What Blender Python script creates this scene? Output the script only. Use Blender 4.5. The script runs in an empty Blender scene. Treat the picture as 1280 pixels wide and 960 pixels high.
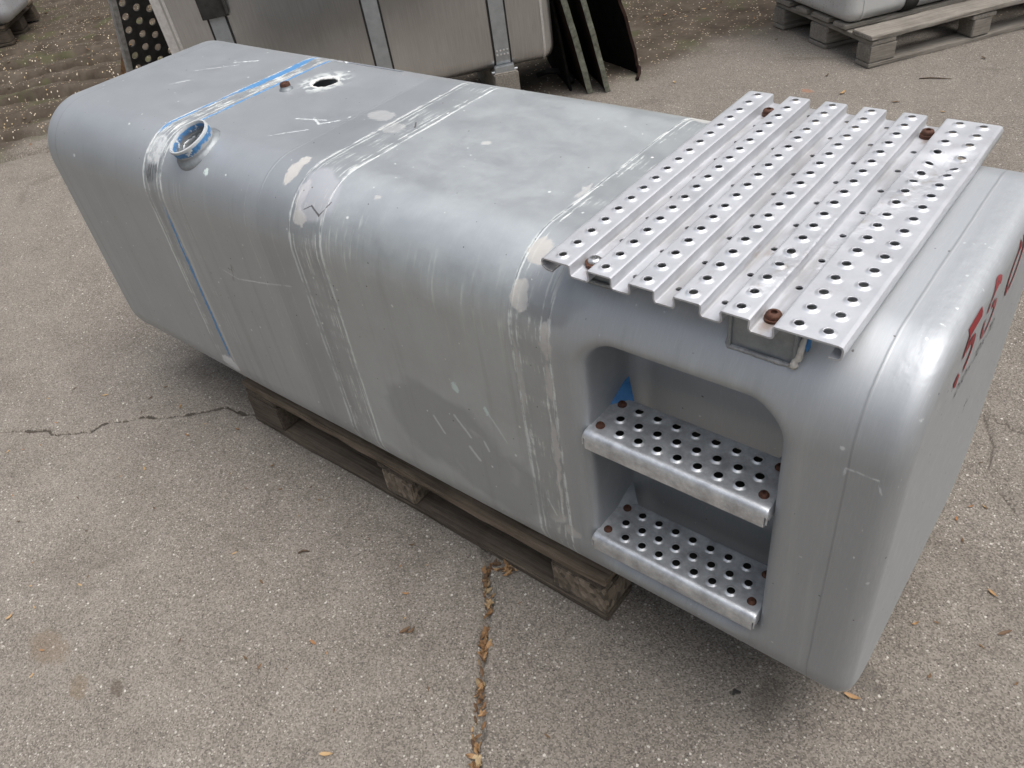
import bpy, bmesh, math, random
import numpy as np
from mathutils import Vector, Matrix
random.seed(7); rng = np.random.default_rng(7)
scene = bpy.context.scene
col = scene.collection

# ---------------------------------------------------------------- camera, sky, sun, exposure
cam_d = bpy.data.cameras.new('camera'); cam = bpy.data.objects.new('camera', cam_d); col.objects.link(cam)
cam_d.sensor_fit = 'HORIZONTAL'; cam_d.sensor_width = 36.0; cam_d.lens = 36.0 * 1000.5 / 1280.0
cam_d.clip_start = 0.02; cam_d.clip_end = 600
RX, RY, RZ = (0.77761691, 0.61619143, -0.12498021), (-0.32605224, 0.56517255, 0.75780599), (0.53758895, -0.54853268, 0.64039833)
cam.matrix_world = Matrix(((RX[0], RY[0], RZ[0], 0.5718), (RX[1], RY[1], RZ[1], -0.7478), (RX[2], RY[2], RZ[2], 1.4566), (0, 0, 0, 1)))
scene.camera = cam
SUN_EL, SUN_AZ = math.radians(70), math.radians(72)       # azimuth from +Y towards +X
world = bpy.data.worlds.new('World'); scene.world = world; world.use_nodes = True
wn = world.node_tree; wn.nodes.clear()
wo = wn.nodes.new('ShaderNodeOutputWorld'); wb = wn.nodes.new('ShaderNodeBackground')
sky = wn.nodes.new('ShaderNodeTexSky'); sky.sky_type = 'NISHITA'; sky.sun_disc = False
sky.sun_elevation = SUN_EL; sky.sun_rotation = SUN_AZ
sky.air_density = 1.0; sky.dust_density = 5.0; sky.ozone_density = 1.0
hs = wn.nodes.new('ShaderNodeHueSaturation'); hs.inputs['Saturation'].default_value = 0.42
wn.links.new(sky.outputs[0], hs.inputs['Color']); wn.links.new(hs.outputs[0], wb.inputs[0])
wb.inputs[1].default_value = 0.10
wn.links.new(wb.outputs[0], wo.inputs[0])
sl = bpy.data.lights.new('sun', 'SUN'); sun = bpy.data.objects.new('sun', sl); col.objects.link(sun)
sl.energy = 0.65; sl.angle = math.radians(70); sl.color = (1.0, 0.96, 0.9)
sd = Vector((math.cos(SUN_EL) * math.sin(SUN_AZ), math.cos(SUN_EL) * math.cos(SUN_AZ), math.sin(SUN_EL)))
sun.rotation_euler = (-sd).to_track_quat('-Z', 'Y').to_euler()
scene.view_settings.view_transform = 'Standard'; scene.view_settings.look = 'None'
scene.view_settings.gamma = 1.0; scene.view_settings.use_curve_mapping = False
scene.view_settings.exposure = 1.25
scene.cycles.max_bounces = 4; scene.cycles.diffuse_bounces = 2; scene.cycles.glossy_bounces = 2; scene.cycles.transparent_max_bounces = 6

# ---------------------------------------------------------------- node helpers
class S:
    """a float socket with arithmetic"""
    def __init__(s, g, k): s.g, s.k = g, k
    def _m(s, op, *a, clamp=False):
        n = s.g.nt.nodes.new('ShaderNodeMath'); n.operation = op; n.use_clamp = clamp
        for i, v in enumerate((s,) + a): s.g.put(n.inputs[i], v)
        return S(s.g, n.outputs[0])
    def __add__(s, o): return s._m('ADD', o)
    __radd__ = __add__
    def __sub__(s, o): return s._m('SUBTRACT', o)
    def __rsub__(s, o): return (s * -1.0) + o
    def __mul__(s, o): return s._m('MULTIPLY', o)
    __rmul__ = __mul__
    def __truediv__(s, o): return s._m('DIVIDE', o)
    def abs(s): return s._m('ABSOLUTE')
    def max(s, o): return s._m('MAXIMUM', o)
    def min(s, o): return s._m('MINIMUM', o)
    def clamp(s): return s._m('ADD', 0.0, clamp=True)
    def frac(s): return s._m('FRACT')
    def floor(s): return s._m('FLOOR')
    def sin(s): return s._m('SINE')
    def sqrt(s): return s._m('SQRT')
    def step(s, a, b):
        """smooth 0..1 between a and b (a may exceed b)"""
        n = s.g.nt.nodes.new('ShaderNodeMapRange'); n.interpolation_type = 'SMOOTHSTEP'
        s.g.put(n.inputs['Value'], s)
        if a < b: n.inputs['From Min'].default_value = a; n.inputs['From Max'].default_value = b; lo, hi = 0, 1
        else: n.inputs['From Min'].default_value = b; n.inputs['From Max'].default_value = a; lo, hi = 1, 0
        n.inputs['To Min'].default_value = lo; n.inputs['To Max'].default_value = hi
        return S(s.g, n.outputs['Result'])
class G:
    def __init__(s, name):
        s.m = bpy.data.materials.new(name); s.m.use_nodes = True; s.nt = s.m.node_tree; s.nt.nodes.clear()
        s.out = s.nt.nodes.new('ShaderNodeOutputMaterial'); s.b = s.nt.nodes.new('ShaderNodeBsdfPrincipled')
        s.nt.links.new(s.b.outputs[0], s.out.inputs[0])
        s.dim2 = False; t = s.nt.nodes.new('ShaderNodeTexCoord'); s.obj = t.outputs['Object']
    def put(s, sock, v):
        if isinstance(v, S): s.nt.links.new(v.k, sock)
        elif isinstance(v, bpy.types.NodeSocket): s.nt.links.new(v, sock)
        elif isinstance(v, (tuple, list)) and len(v) == 3 and sock.type == 'RGBA': sock.default_value = (*v, 1)
        else: sock.default_value = v
    def xyz(s, v=None):
        n = s.nt.nodes.new('ShaderNodeSeparateXYZ'); s.put(n.inputs[0], v or s.obj)
        return [S(s, o) for o in n.outputs]
    def vec(s, x, y, z):
        n = s.nt.nodes.new('ShaderNodeCombineXYZ')
        for i, v in enumerate((x, y, z)): s.put(n.inputs[i], v)
        return n.outputs[0]
    def vm(s, op, a, b):
        n = s.nt.nodes.new('ShaderNodeVectorMath'); n.operation = op; s.put(n.inputs[0], a)
        if op == 'SCALE': s.put(n.inputs['Scale'], b)
        elif b is not None: s.put(n.inputs[1], b)
        return S(s, n.outputs['Value']) if op in ('DOT_PRODUCT', 'LENGTH', 'DISTANCE') else n.outputs['Vector']
    def noise(s, v=None, scale=5, detail=3, rough=0.55, dist=0.0, color=False):
        n = s.nt.nodes.new('ShaderNodeTexNoise'); n.noise_dimensions = '2D' if s.dim2 else '3D'; s.put(n.inputs['Vector'], v or s.obj)
        n.inputs['Scale'].default_value = scale; n.inputs['Detail'].default_value = detail
        n.inputs['Roughness'].default_value = rough; n.inputs['Distortion'].default_value = dist
        return n.outputs['Color'] if color else S(s, n.outputs['Fac'])
    def vor(s, v=None, scale=5, feature='F1', rand=1.0):
        n = s.nt.nodes.new('ShaderNodeTexVoronoi'); n.voronoi_dimensions = '2D' if s.dim2 else '3D'; n.feature = feature; s.put(n.inputs['Vector'], v or s.obj)
        n.inputs['Scale'].default_value = scale; n.inputs['Randomness'].default_value = rand
        c = None if feature == 'DISTANCE_TO_EDGE' else n.outputs['Color']
        return S(s, n.outputs['Distance']), c
    def mix(s, f, a, b):
        n = s.nt.nodes.new('ShaderNodeMix'); n.data_type = 'RGBA'
        s.put(n.inputs[0], f); s.put(n.inputs[6], a); s.put(n.inputs[7], b); return n.outputs[2]
    def mixf(s, f, a, b):
        n = s.nt.nodes.new('ShaderNodeMix'); n.data_type = 'FLOAT'
        s.put(n.inputs[0], f); s.put(n.inputs[2], a); s.put(n.inputs[3], b); return S(s, n.outputs[0])
    def ramp(s, f, stops):
        n = s.nt.nodes.new('ShaderNodeValToRGB'); s.put(n.inputs[0], f); e = n.color_ramp.elements
        while len(e) < len(stops): e.new(0.5)
        for i, (p, c) in enumerate(stops): e[i].position = p; e[i].color = (*c, 1)
        return n.outputs[0]
    def rnd(s):
        n = s.nt.nodes.new('ShaderNodeObjectInfo'); return S(s, n.outputs['Random'])
    def bump(s, h, strength=0.3, dist=0.01):
        n = s.nt.nodes.new('ShaderNodeBump'); n.inputs['Strength'].default_value = strength
        n.inputs['Distance'].default_value = dist; s.put(n.inputs['Height'], h); return n.outputs[0]
    def ell(s, v, c, r):
        """normalised distance to an ellipsoid centre (1 = on it)"""
        d = s.vm('SUBTRACT', v, c); d = s.vm('MULTIPLY', d, tuple(1.0 / a for a in r)); return s.vm('LENGTH', d, None)
    def seg(s, v, a, b):
        """distance to a segment"""
        a, b = Vector(a), Vector(b); ab = b - a; l2 = ab.length_squared
        pa = s.vm('SUBTRACT', v, tuple(a)); t = s.vm('DOT_PRODUCT', pa, tuple(ab / l2)).clamp()
        q = s.vm('SCALE', tuple(ab), t); return s.vm('LENGTH', s.vm('SUBTRACT', pa, q), None)
    def map(s, scale=(1, 1, 1), loc=(0, 0, 0)):
        n = s.nt.nodes.new('ShaderNodeMapping'); s.put(n.inputs['Vector'], s.obj)
        n.inputs['Location'].default_value = loc; n.inputs['Scale'].default_value = scale; return n.outputs[0]
    def done(s, color, rough=0.5, metal=0.0, normal=None, spec=None):
        s.put(s.b.inputs['Base Color'], color); s.put(s.b.inputs['Roughness'], rough); s.put(s.b.inputs['Metallic'], metal)
        if normal is not None: s.put(s.b.inputs['Normal'], normal)
        if spec is not None: s.put(s.b.inputs['Specular IOR Level'], spec)
        return s.m

# ---------------------------------------------------------------- object helpers
def link_mesh(name, me, mat, parent=None):
    o = bpy.data.objects.new(name, me); col.objects.link(o)
    if mat and not me.materials: me.materials.append(mat)
    if parent: o.parent = parent
    return o
def from_py(name, v, f, mat, parent=None, smooth=False):
    me = bpy.data.meshes.new(name); me.from_pydata([tuple(a) for a in v], [], f); me.update()
    if smooth: me.polygons.foreach_set('use_smooth', [True] * len(me.polygons))
    return link_mesh(name, me, mat, parent)
def from_bm(name, bm, mat, parent=None, smooth=False):
    me = bpy.data.meshes.new(name); bmesh.ops.recalc_face_normals(bm, faces=bm.faces); bm.to_mesh(me); bm.free()
    if smooth: me.polygons.foreach_set('use_smooth', [True] * len(me.polygons))
    return link_mesh(name, me, mat, parent)
def empty(name, loc=(0, 0, 0), rot=(0, 0, 0)):
    o = bpy.data.objects.new(name, None); col.objects.link(o); o.location = loc; o.rotation_euler = rot; o.empty_display_size = 0.1
    return o
def tag(o, label=None, cat=None, group=None, kind=None):
    for k, v in (('label', label), ('category', cat), ('group', group), ('kind', kind)):
        if v: o[k] = v
    return o
def smooth_by_angle(o, deg=35):
    me = o.data; me.polygons.foreach_set('use_smooth', [True] * len(me.polygons))
    bm = bmesh.new(); bm.from_mesh(me)
    for e in bm.edges:
        if len(e.link_faces) == 2 and e.calc_face_angle(0) > math.radians(deg): e.smooth = False
    bm.to_mesh(me); bm.free()
def tube_bm(bm, pts, rad, n=8, cap=True):
    rings = []
    for i, q in enumerate(pts):
        q = Vector(q); a = Vector(pts[max(i - 1, 0)]); b = Vector(pts[min(i + 1, len(pts) - 1)]); d = (b - a).normalized()
        u = d.cross(Vector((0, 0, 1)))
        if u.length < 1e-3: u = d.cross(Vector((0, 1, 0)))
        u.normalize(); w = d.cross(u); r = rad[i] if isinstance(rad, (list, tuple)) else rad
        rings.append([bm.verts.new(q + u * r * math.cos(t * 2 * math.pi / n) + w * r * math.sin(t * 2 * math.pi / n)) for t in range(n)])
    for A, B in zip(rings, rings[1:]):
        for t in range(n): bm.faces.new((A[t], A[(t + 1) % n], B[(t + 1) % n], B[t]))
    if cap: bm.faces.new(rings[0][::-1]); bm.faces.new(rings[-1])
def lathe_bm(bm, prof, n=20, mat=Matrix.Identity(4)):
    """profile of (r, z); closed rings, r=0 ends become fans"""
    rings = []
    for r, z in prof:
        if r < 1e-6: rings.append([bm.verts.new(mat @ Vector((0, 0, z)))])
        else: rings.append([bm.verts.new(mat @ Vector((r * math.cos(t * 2 * math.pi / n), r * math.sin(t * 2 * math.pi / n), z))) for t in range(n)])
    for A, B in zip(rings, rings[1:]):
        for t in range(n):
            u = (t + 1) % n
            if len(A) == 1 and len(B) == 1: continue
            if len(A) == 1: bm.faces.new((A[0], B[u], B[t]))
            elif len(B) == 1: bm.faces.new((A[t], A[u], B[0]))
            else: bm.faces.new((A[t], A[u], B[u], B[t]))
def box_bm(bm, lo, hi, mat=Matrix.Identity(4)):
    v = [bm.verts.new(mat @ Vector((x, y, z))) for z in (lo[2], hi[2]) for y in (lo[1], hi[1]) for x in (lo[0], hi[0])]
    for f in ((0, 2, 3, 1), (4, 5, 7, 6), (0, 1, 5, 4), (2, 6, 7, 3), (0, 4, 6, 2), (1, 3, 7, 5)): bm.faces.new([v[i] for i in f])

def vnoise(x, y, seed=0, z=None):
    """cheap smooth value noise on arrays, range -1..1"""
    def h(i, j, k=0): 
        n = (i * 374761393 + j * 668265263 + k * 1442695041 + seed * 974711) & 0x7fffffff
        n = ((n ^ (n >> 13)) * 1274126177) & 0x7fffffff
        return ((n ^ (n >> 16)) & 0xffff) / 32767.5 - 1
    i, j = np.floor(x).astype(np.int64), np.floor(y).astype(np.int64); fx, fy = x - i, y - j
    fx = fx * fx * (3 - 2 * fx); fy = fy * fy * (3 - 2 * fy)
    return (h(i, j) * (1 - fx) + h(i + 1, j) * fx) * (1 - fy) + (h(i, j + 1) * (1 - fx) + h(i + 1, j + 1) * fx) * fy
def fbm(x, y, seed=0, o=4):
    s, a = 0, 1.0
    for k in range(o): s = s + a * vnoise(x * 2 ** k, y * 2 ** k, seed + k); a *= 0.5
    return s

# ================================================================ MATERIALS
XL, XR, YF, YR, ZB, ZT, RC, RE = -1.6408, 0.4664, -0.0294, 0.616, 0.144, 0.8558, 0.133, 0.0290

JOINT = [(-0.47, 0.19), (-0.375, 0.065), (-0.304, -0.031), (-0.231, -0.108), (-0.192, -0.174), (-0.109, -0.285), (-0.035, -0.384), (0.10, -0.56)]
CRACK_L = [(-2.30, -0.80), (-1.869, -0.458), (-1.736, -0.37), (-1.70, -0.372), (-1.64, -0.325), (-1.614, -0.305), (-1.60, -0.25), (-1.568, -0.226), (-1.52, -0.168), (-1.471, -0.149), (-1.382, -0.068), (-1.33, -0.01), (-1.25, 0.0), (-1.15, 0.06)]
CRACK_R = [(0.22, 1.10), (0.403, 1.037), (0.44, 1.0), (0.50, 0.985), (0.533, 0.981), (0.62, 0.95), (0.75, 0.98)]
CRACK_R2 = [(0.44, 1.0), (0.49, 0.90), (0.50, 0.80), (0.58, 0.72)]
def mat_ground(kind):
    g = G('ground_' + kind); g.dim2 = True; x, y, z = g.xyz()
    m = (x + 3.9) * -0.76 + (y - 0.77) * 0.65 + x.step(-3.2, -2.2) * 0.6
    edge = g.noise(scale=1.3, detail=5) - 0.5
    mud = (m + edge * 1.2).step(-0.15, 0.45) if kind == 'mixed' else None
    if kind != 'soil':
     big = g.noise(scale=0.9, detail=5, rough=0.6); mid = g.noise(scale=7, detail=5, rough=0.65); fine = g.noise(scale=240, detail=3, rough=0.7)
     c = g.ramp(big * 0.5 + mid * 0.5, [(0.28, (0.135, 0.119, 0.101)), (0.5, (0.192, 0.172, 0.148)), (0.72, (0.262, 0.237, 0.206))])
     # asphalt-like darker half right of the joint: everything on the right side of the joint line
     right = ((x + 0.304) * 0.79 + (y + 0.031) * 0.61).step(-0.03, 0.05)
     c = g.mix(right * 0.25, c, (0.125, 0.110, 0.094))
     # aggregate: fine grains, mid grains, sparse bright pebbles
     d1, c1 = g.vor(scale=360); r1 = g.xyz(c1)
     c = g.mix(0.75, c, g.mix(r1[0], g.mix(0.6, c, (0.040, 0.034, 0.028)), g.mix(0.45, c, (0.44, 0.40, 0.35))))
     pat = g.noise(scale=2.6, detail=4).step(0.42, 0.66)
     d2, c2 = g.vor(scale=190); r2 = g.xyz(c2)
     peb = (d2 + r2[1] * 0.30).step(0.50, 0.36) * (r2[0] + pat * 0.14).step(0.90, 0.94)
     c = g.mix(peb * 0.6, c, g.mix(r2[2], (0.26, 0.235, 0.20), (0.62, 0.58, 0.52)))
     dk = (d2 + r2[1] * 0.25).step(0.44, 0.34) * r2[0].step(0.09, 0.05)
     c = g.mix(dk * 0.65, c, (0.045, 0.04, 0.036))
     d3, c3 = g.vor(scale=75); r3 = g.xyz(c3)
     big_p = (d3 + (fine - 0.5) * 0.35 + r3[1] * 0.16).step(0.27, 0.20) * (r3[0] + pat * 0.06).step(0.90, 0.92)
     c = g.mix(big_p * 0.75, c, g.mix(r3[2], (0.20, 0.18, 0.16), (0.66, 0.63, 0.57)))
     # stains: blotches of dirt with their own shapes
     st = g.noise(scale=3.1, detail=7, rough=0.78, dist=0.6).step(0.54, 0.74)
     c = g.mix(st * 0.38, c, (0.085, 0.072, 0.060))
     wv = g.vm('ADD', g.obj, g.vm('SCALE', g.noise(scale=22, detail=4, color=True), 0.06)); wv = g.vm('SUBTRACT', wv, (0.03, 0.03, 0.03))
     for cx, cy, rx, ry, colr, k in ((0.276, 0.009, 0.012, 0.010, (0.02, 0.02, 0.02), 0.9), (0.335, 0.035, 0.035, 0.06, (0.07, 0.058, 0.047), 0.4),
                                     (-0.997, -0.739, 0.07, 0.035, (0.17, 0.125, 0.085), 0.45), (-0.84, -0.745, 0.035, 0.02, (0.16, 0.115, 0.07), 0.45),
                                     (-0.772, -0.70, 0.03, 0.016, (0.075, 0.055, 0.04), 0.6), (0.45, 0.17, 0.05, 0.03, (0.08, 0.074, 0.066), 0.35),
                                     (-0.70, 0.02, 0.06, 0.02, (0.12, 0.07, 0.045), 0.55), (-0.25, 0.10, 0.05, 0.03, (0.1, 0.06, 0.04), 0.3),
                                     (-0.75, 2.75, 0.03, 0.02, (0.40, 0.15, 0.07), 0.4)):
         e = g.ell(wv, (cx, cy, 0), (rx, ry, 1.0)).step(1.1, 0.6); c = g.mix(e * k, c, colr)
     if kind == 'concrete':                                      # dirt packed into the cracks
      wl = g.vm('SUBTRACT', g.vm('ADD', g.vec(x, y, 0.0), g.vm('MULTIPLY', g.noise(scale=40, detail=3, color=True), (0.012, 0.012, 0.0))), (0.006, 0.006, 0.0))
      for pls, w, k in (((CRACK_L,), 0.0048, 0.85), ((CRACK_R, CRACK_R2), 0.0034, 0.45)):
        dmin = None
        for pl in pls:
          for a_, b_ in zip(pl, pl[1:]): q = g.seg(wl, (*a_, 0), (*b_, 0)); dmin = q if dmin is None else dmin.min(q)
        c = g.mix((dmin + (fine - 0.5) * 0.005).step(w, w * 0.4) * k, c, (0.045, 0.037, 0.03))
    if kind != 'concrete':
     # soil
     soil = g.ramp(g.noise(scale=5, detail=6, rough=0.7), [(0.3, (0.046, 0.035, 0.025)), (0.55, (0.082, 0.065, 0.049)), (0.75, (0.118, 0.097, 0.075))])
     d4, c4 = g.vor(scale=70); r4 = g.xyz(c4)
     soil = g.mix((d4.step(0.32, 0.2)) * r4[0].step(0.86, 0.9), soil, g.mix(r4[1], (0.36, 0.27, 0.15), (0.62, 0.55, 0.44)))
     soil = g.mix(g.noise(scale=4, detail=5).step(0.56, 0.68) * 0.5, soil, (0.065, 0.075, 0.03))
    c = g.mix(mud, c, soil) if kind == 'mixed' else (soil if kind == 'soil' else c)
    h = (d1 * 0.7 + fine * 1.2) if kind != 'soil' else g.noise(scale=60, detail=4, rough=0.7) * 1.6
    return g.done(c, rough=0.92, normal=g.bump(h, 0.5, 0.004), spec=0.25)

def mat_tank(xa, xb, part):
    """one paint, built with only the marks that lie between xa and xb (keeps the shader small)"""
    g = G('worn_silver_tank_paint_' + part); x, y, z = g.xyz()
    def near(cx, r=0.03): return xa - r <= cx <= xb + r
    wob = g.noise(scale=9, detail=3) - 0.5; fz = g.noise(scale=70, detail=4, rough=0.7); fzc = g.noise(scale=55, detail=4, rough=0.7, color=True)
    P = g.vm('SUBTRACT', g.vm('ADD', g.obj, g.vm('SCALE', fzc, 0.030)), (0.015, 0.015, 0.015))
    P3 = g.vm('SUBTRACT', g.vm('ADD', g.obj, g.vm('SCALE', fzc, 0.005)), (0.0025, 0.0025, 0.0025))
    P2 = g.vm('SUBTRACT', g.vm('ADD', g.obj, g.vm('SCALE', g.noise(scale=8, detail=3, color=True), 0.09)), (0.045, 0.045, 0.045))
    front = y.step(0.02, -0.02)
    # base paint with cloudy tone
    cloud = g.noise(scale=3.2, detail=5, rough=0.6); cloud2 = g.noise(scale=14, detail=5, rough=0.7)
    c = g.ramp(cloud * 0.7 + cloud2 * 0.3, [(0.28, (0.410, 0.433, 0.453)), (0.5, (0.445, 0.467, 0.488)), (0.75, (0.484, 0.506, 0.525))])
    rough = g.mixf(cloud2, 0.44, 0.54)
    metal = g.mixf(cloud, 0.78, 0.74)
    # right-hand third was primed: more even and a little darker
    prim = x.step(-0.06, -0.02) if near(-0.04) else x * 0.0 + (1.0 if xa > -0.04 else 0.0)
    c = g.mix(prim * 0.55, c, (0.385, 0.405, 0.425))
    rough = g.mixf(prim, rough, 0.58); metal = g.mixf(prim * 0.8, metal, 0.68)
    # chalky oxidised bloom: strong between the middle and the last strap, and on the top
    bloom = g.noise(g.map((1.0, 1.4, 1.0)), scale=9.0, detail=7, rough=0.78, dist=0.3).step(0.34, 0.66)
    zone = 0.30 + x.step(-0.72, -0.50) * x.step(-0.02, -0.10) * 0.70
    zone = zone * (1.0 - prim * 0.75)
    streak = g.noise(g.map((1.0, 0.12, 0.05)), scale=130, detail=4, rough=0.7)
    streak2 = g.noise(g.map((1.0, 0.25, 0.04)), scale=34, detail=4, rough=0.6)
    bl = (bloom * zone * (0.35 + streak * 0.6 + (fz - 0.3) * 1.1)).clamp()
    c = g.mix((zone - 0.3).max(0.0) * 0.28, c, (0.56, 0.61, 0.605)); c = g.mix(bl * 0.24, c, (0.60, 0.655, 0.645)); metal = g.mixf(bl * 0.22, metal, 0.3); rough = g.mixf(bl * 0.4, rough, 0.62)
    # greenish drips on the upper front shoulder
    if xb > -0.66 and xa < -0.08:
      drip = streak.step(0.52, 0.66) * z.step(0.60, 0.76) * z.step(0.845, 0.80) * x.step(-0.66, -0.55) * x.step(-0.08, -0.16) * cloud.step(0.40, 0.55)
      c = g.mix(drip * 0.55, c, (0.62, 0.66, 0.58)); metal = g.mixf(drip * 0.6, metal, 0.1)
    # rain-washed vertical streaks on the front
    vs = (streak2 - 0.5) * front
    c = g.mix((vs.step(0.04, 0.22)) * 0.28, c, (0.55, 0.60, 0.60)); c = g.mix((vs * -1.0).step(0.04, 0.2) * 0.22, c, (0.26, 0.27, 0.275))
    # fine cross brushing
    brush = g.noise(g.map((1.0, 0.04, 0.04)), scale=700, detail=2)
    c = g.mix((brush - 0.5).abs() * 0.8, c, (0.62, 0.63, 0.64))
    # ---------------- ghosts of the three straps
    xw = x + (fz - 0.5) * 0.006
    scr = g.noise(g.map((1.0, 0.07, 0.07)), scale=240, detail=4, rough=0.75)
    brk = g.noise(g.map((0.2, 1.0, 1.0)), scale=16, detail=4, rough=0.7)
    top = y.step(0.045, 0.07)
    WHITE = (0.70, 0.73, 0.70); CREAM = (0.44, 0.425, 0.395); BLUE = (0.065, 0.22, 0.45)
    for a, b in ((-1.163, -1.095), (-0.650, -0.560), (-0.117, -0.045)):
        if not near(a, 0.12): continue
        inside = xw.step(a - 0.002, a + 0.004) * xw.step(b + 0.002, b - 0.004)
        c = g.mix(inside * 0.28, c, (0.30, 0.315, 0.325))
        sm = inside * scr.step(0.53, 0.63) * brk.step(0.44, 0.58)
        c = g.mix(sm * 0.62, c, WHITE); metal = g.mixf(sm * 0.6, metal, 0.0)
        for e, w in ((a, 0.0050), (b, 0.0050), (a + 0.012, 0.0022), (b - 0.014, 0.0022)):
            ln = (xw - e + wob * 0.004 + (scr - 0.5) * 0.008).abs().step(w, w * 0.3) * (brk + (scr - 0.5) * 0.9).step(0.42, 0.52)
            c = g.mix(ln * 0.62, c, WHITE); metal = g.mixf(ln * 0.7, metal, 0.0); rough = g.mixf(ln, rough, 0.65)
    for e in (-1.045, -1.034, -1.020, -0.79, -0.705):         # loose hairlines beside the straps
        if not near(e): continue
        ln = (xw - e + wob * 0.006).abs().step(0.0020, 0.0006) * brk.step(0.46, 0.56) * y.step(0.03, -0.01)
        c = g.mix(ln * 0.35, c, WHITE)
    # faint darker section edge left of the middle strap (a second coat of paint starts there)
    if near(-0.7, 0.06): c = g.mix(x.step(-0.752, -0.748) * x.step(-0.60, -0.66) * 0.22, c, (0.30, 0.32, 0.335))
    # first strap: scraped to blue and white
    def put_blue(c, metal, m): return g.mix(m * 0.95, c, BLUE), g.mixf(m, metal, 0.0)
    if near(-1.13, 0.0):
        in1 = xw.step(-1.168, -1.160) * xw.step(-1.090, -1.098)
        sc1 = in1 * top * scr.step(0.49, 0.60) * g.noise(scale=26, detail=4).step(0.40, 0.55)
        c = g.mix(sc1 * 0.8, c, WHITE); metal = g.mixf(sc1, metal, 0.0)
        rag = (scr - 0.5) * 0.024 + (fz - 0.5) * 0.016
        wA = y.step(0.24, 0.33) * y.step(0.52, 0.44)
        bA = (x + 1.158 - y * 0.0 + rag + wob * 0.01 - wA * 0.008).abs() - wA * 0.009
        c, metal = put_blue(c, metal, bA.step(0.0060, 0.0035) * top * (brk * 0.6 + scr * 0.5 + wA * 0.10).step(0.50, 0.56) * y.step(0.56, 0.50))
        bB = (x + 1.093 + rag * 0.6 + wob * 0.006).abs()
        c, metal = put_blue(c, metal, bB.step(0.0060, 0.0035) * y.step(0.085, 0.11) * (brk * 0.6 + scr * 0.5).step(0.49, 0.55) * y.step(0.56, 0.50))
        bC = (x + 1.108 + rag * 0.8 + wob * 0.010).abs()
        c, metal = put_blue(c, metal, bC.step(0.0062, 0.004) * y.step(0.0, -0.02) * z.step(0.74, 0.66) * z.step(0.285, 0.30))
        bD = (x + 1.094 + rag * 0.8 + wob * 0.010).abs()
        lw = bD.step(0.0060, 0.0035) * y.step(0.0, -0.02) * z.step(0.78, 0.70)
        c = g.mix(lw * 0.75, c, CREAM); metal = g.mixf(lw, metal, 0.0)
        e = g.ell(P, (-1.125, -0.028, 0.262), (0.035, 0.05, 0.028)).step(1.05, 0.85); c = g.mix(e * 0.8, c, (0.62, 0.63, 0.63)); metal = g.mixf(e, metal, 0.0)
        # bare scraped spot where the first strap bends over the shoulder
        e = g.ell(P, (-1.135, 0.02, 0.823), (0.033, 0.045, 0.035)); em = e.step(1.05, 0.8)
        c = g.mix(em * fz.step(0.35, 0.6) * 0.85, c, (0.66, 0.68, 0.68)); metal = g.mixf(em * 0.6, metal, 0.1)
        e = g.ell(P2, (-1.135, -0.012, 0.775), (0.022, 0.05, 0.022)).step(1.0, 0.6) * scr.step(0.42, 0.55); c = g.mix(e * 0.7, c, (0.09, 0.095, 0.10))
    # ---------------- filler patches (cream body filler showing through)
    for cen, rad, k in (((-0.690, 0.060, 0.848), (0.015, 0.040, 0.03), 0.9), ((-0.632, 0.020, 0.826), (0.013, 0.034, 0.03), 0.55),
                        ((-0.622, -0.008, 0.795), (0.020, 0.03, 0.013), 0.75), ((-0.700, 0.300, 0.856), (0.036, 0.024, 0.03), 0.38), ((-0.630, 0.262, 0.856), (0.030, 0.022, 0.03), 0.28),
                        ((-0.100, 0.042, 0.842), (0.020, 0.022, 0.03), 0.9), ((-0.104, -0.009, 0.788), (0.017, 0.03, 0.024), 0.9),
                        ((-0.050, -0.029, 0.735), (0.011, 0.02, 0.035), 0.95), ((-0.052, -0.029, 0.655), (0.006, 0.02, 0.040), 0.9),
                        ((-0.056, -0.029, 0.50), (0.0055, 0.02, 0.075), 0.9), ((-0.113, -0.029, 0.640), (0.0045, 0.02, 0.085), 0.75),
                        ((-0.060, -0.029, 0.405), (0.004, 0.02, 0.05), 0.85), ((-0.075, -0.029, 0.325), (0.022, 0.02, 0.018), 0.8), ((-0.042, -0.024, 0.298), (0.018, 0.02, 0.016), 0.8),
                        ((-0.128, 0.20, 0.856), (0.006, 0.026, 0.03), 0.5), ((-0.080, 0.53, 0.852), (0.04, 0.025, 0.03), 0.7), ((-0.40, 0.28, 0.856), (0.010, 0.008, 0.03), 0.6),
                        ((-0.455, 0.05, 0.846), (0.008, 0.006, 0.03), 0.6)):
        if not near(cen[0], rad[0] + 0.03): continue
        e = g.ell(P, cen, rad).step(1.06, 0.92) * k * 0.9
        c = g.mix(e, c, g.mix(fz, (0.40, 0.385, 0.36), (0.56, 0.545, 0.515))); metal = g.mixf(e, metal, 0.0); rough = g.mixf(e, rough, 0.75)
    # lilac primer collar where the middle strap crosses the shoulder
    if near(-0.6, 0.1):
      e = g.ell(P2, (-0.600, 0.028, 0.828), (0.055, 0.06, 0.05)).step(1.05, 0.8) * 0.45
      c = g.mix(e, c, (0.52, 0.52, 0.56)); metal = g.mixf(e, metal, 0.15)
    # rubbed shoulder by the running board, patch of bare primer
    if near(-0.055, 0.1):
      e = g.ell(P2, (-0.055, 0.005, 0.806), (0.055, 0.05, 0.05)).step(1.1, 0.7) * 0.55
      c = g.mix(e, c, (0.27, 0.285, 0.30))
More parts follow.
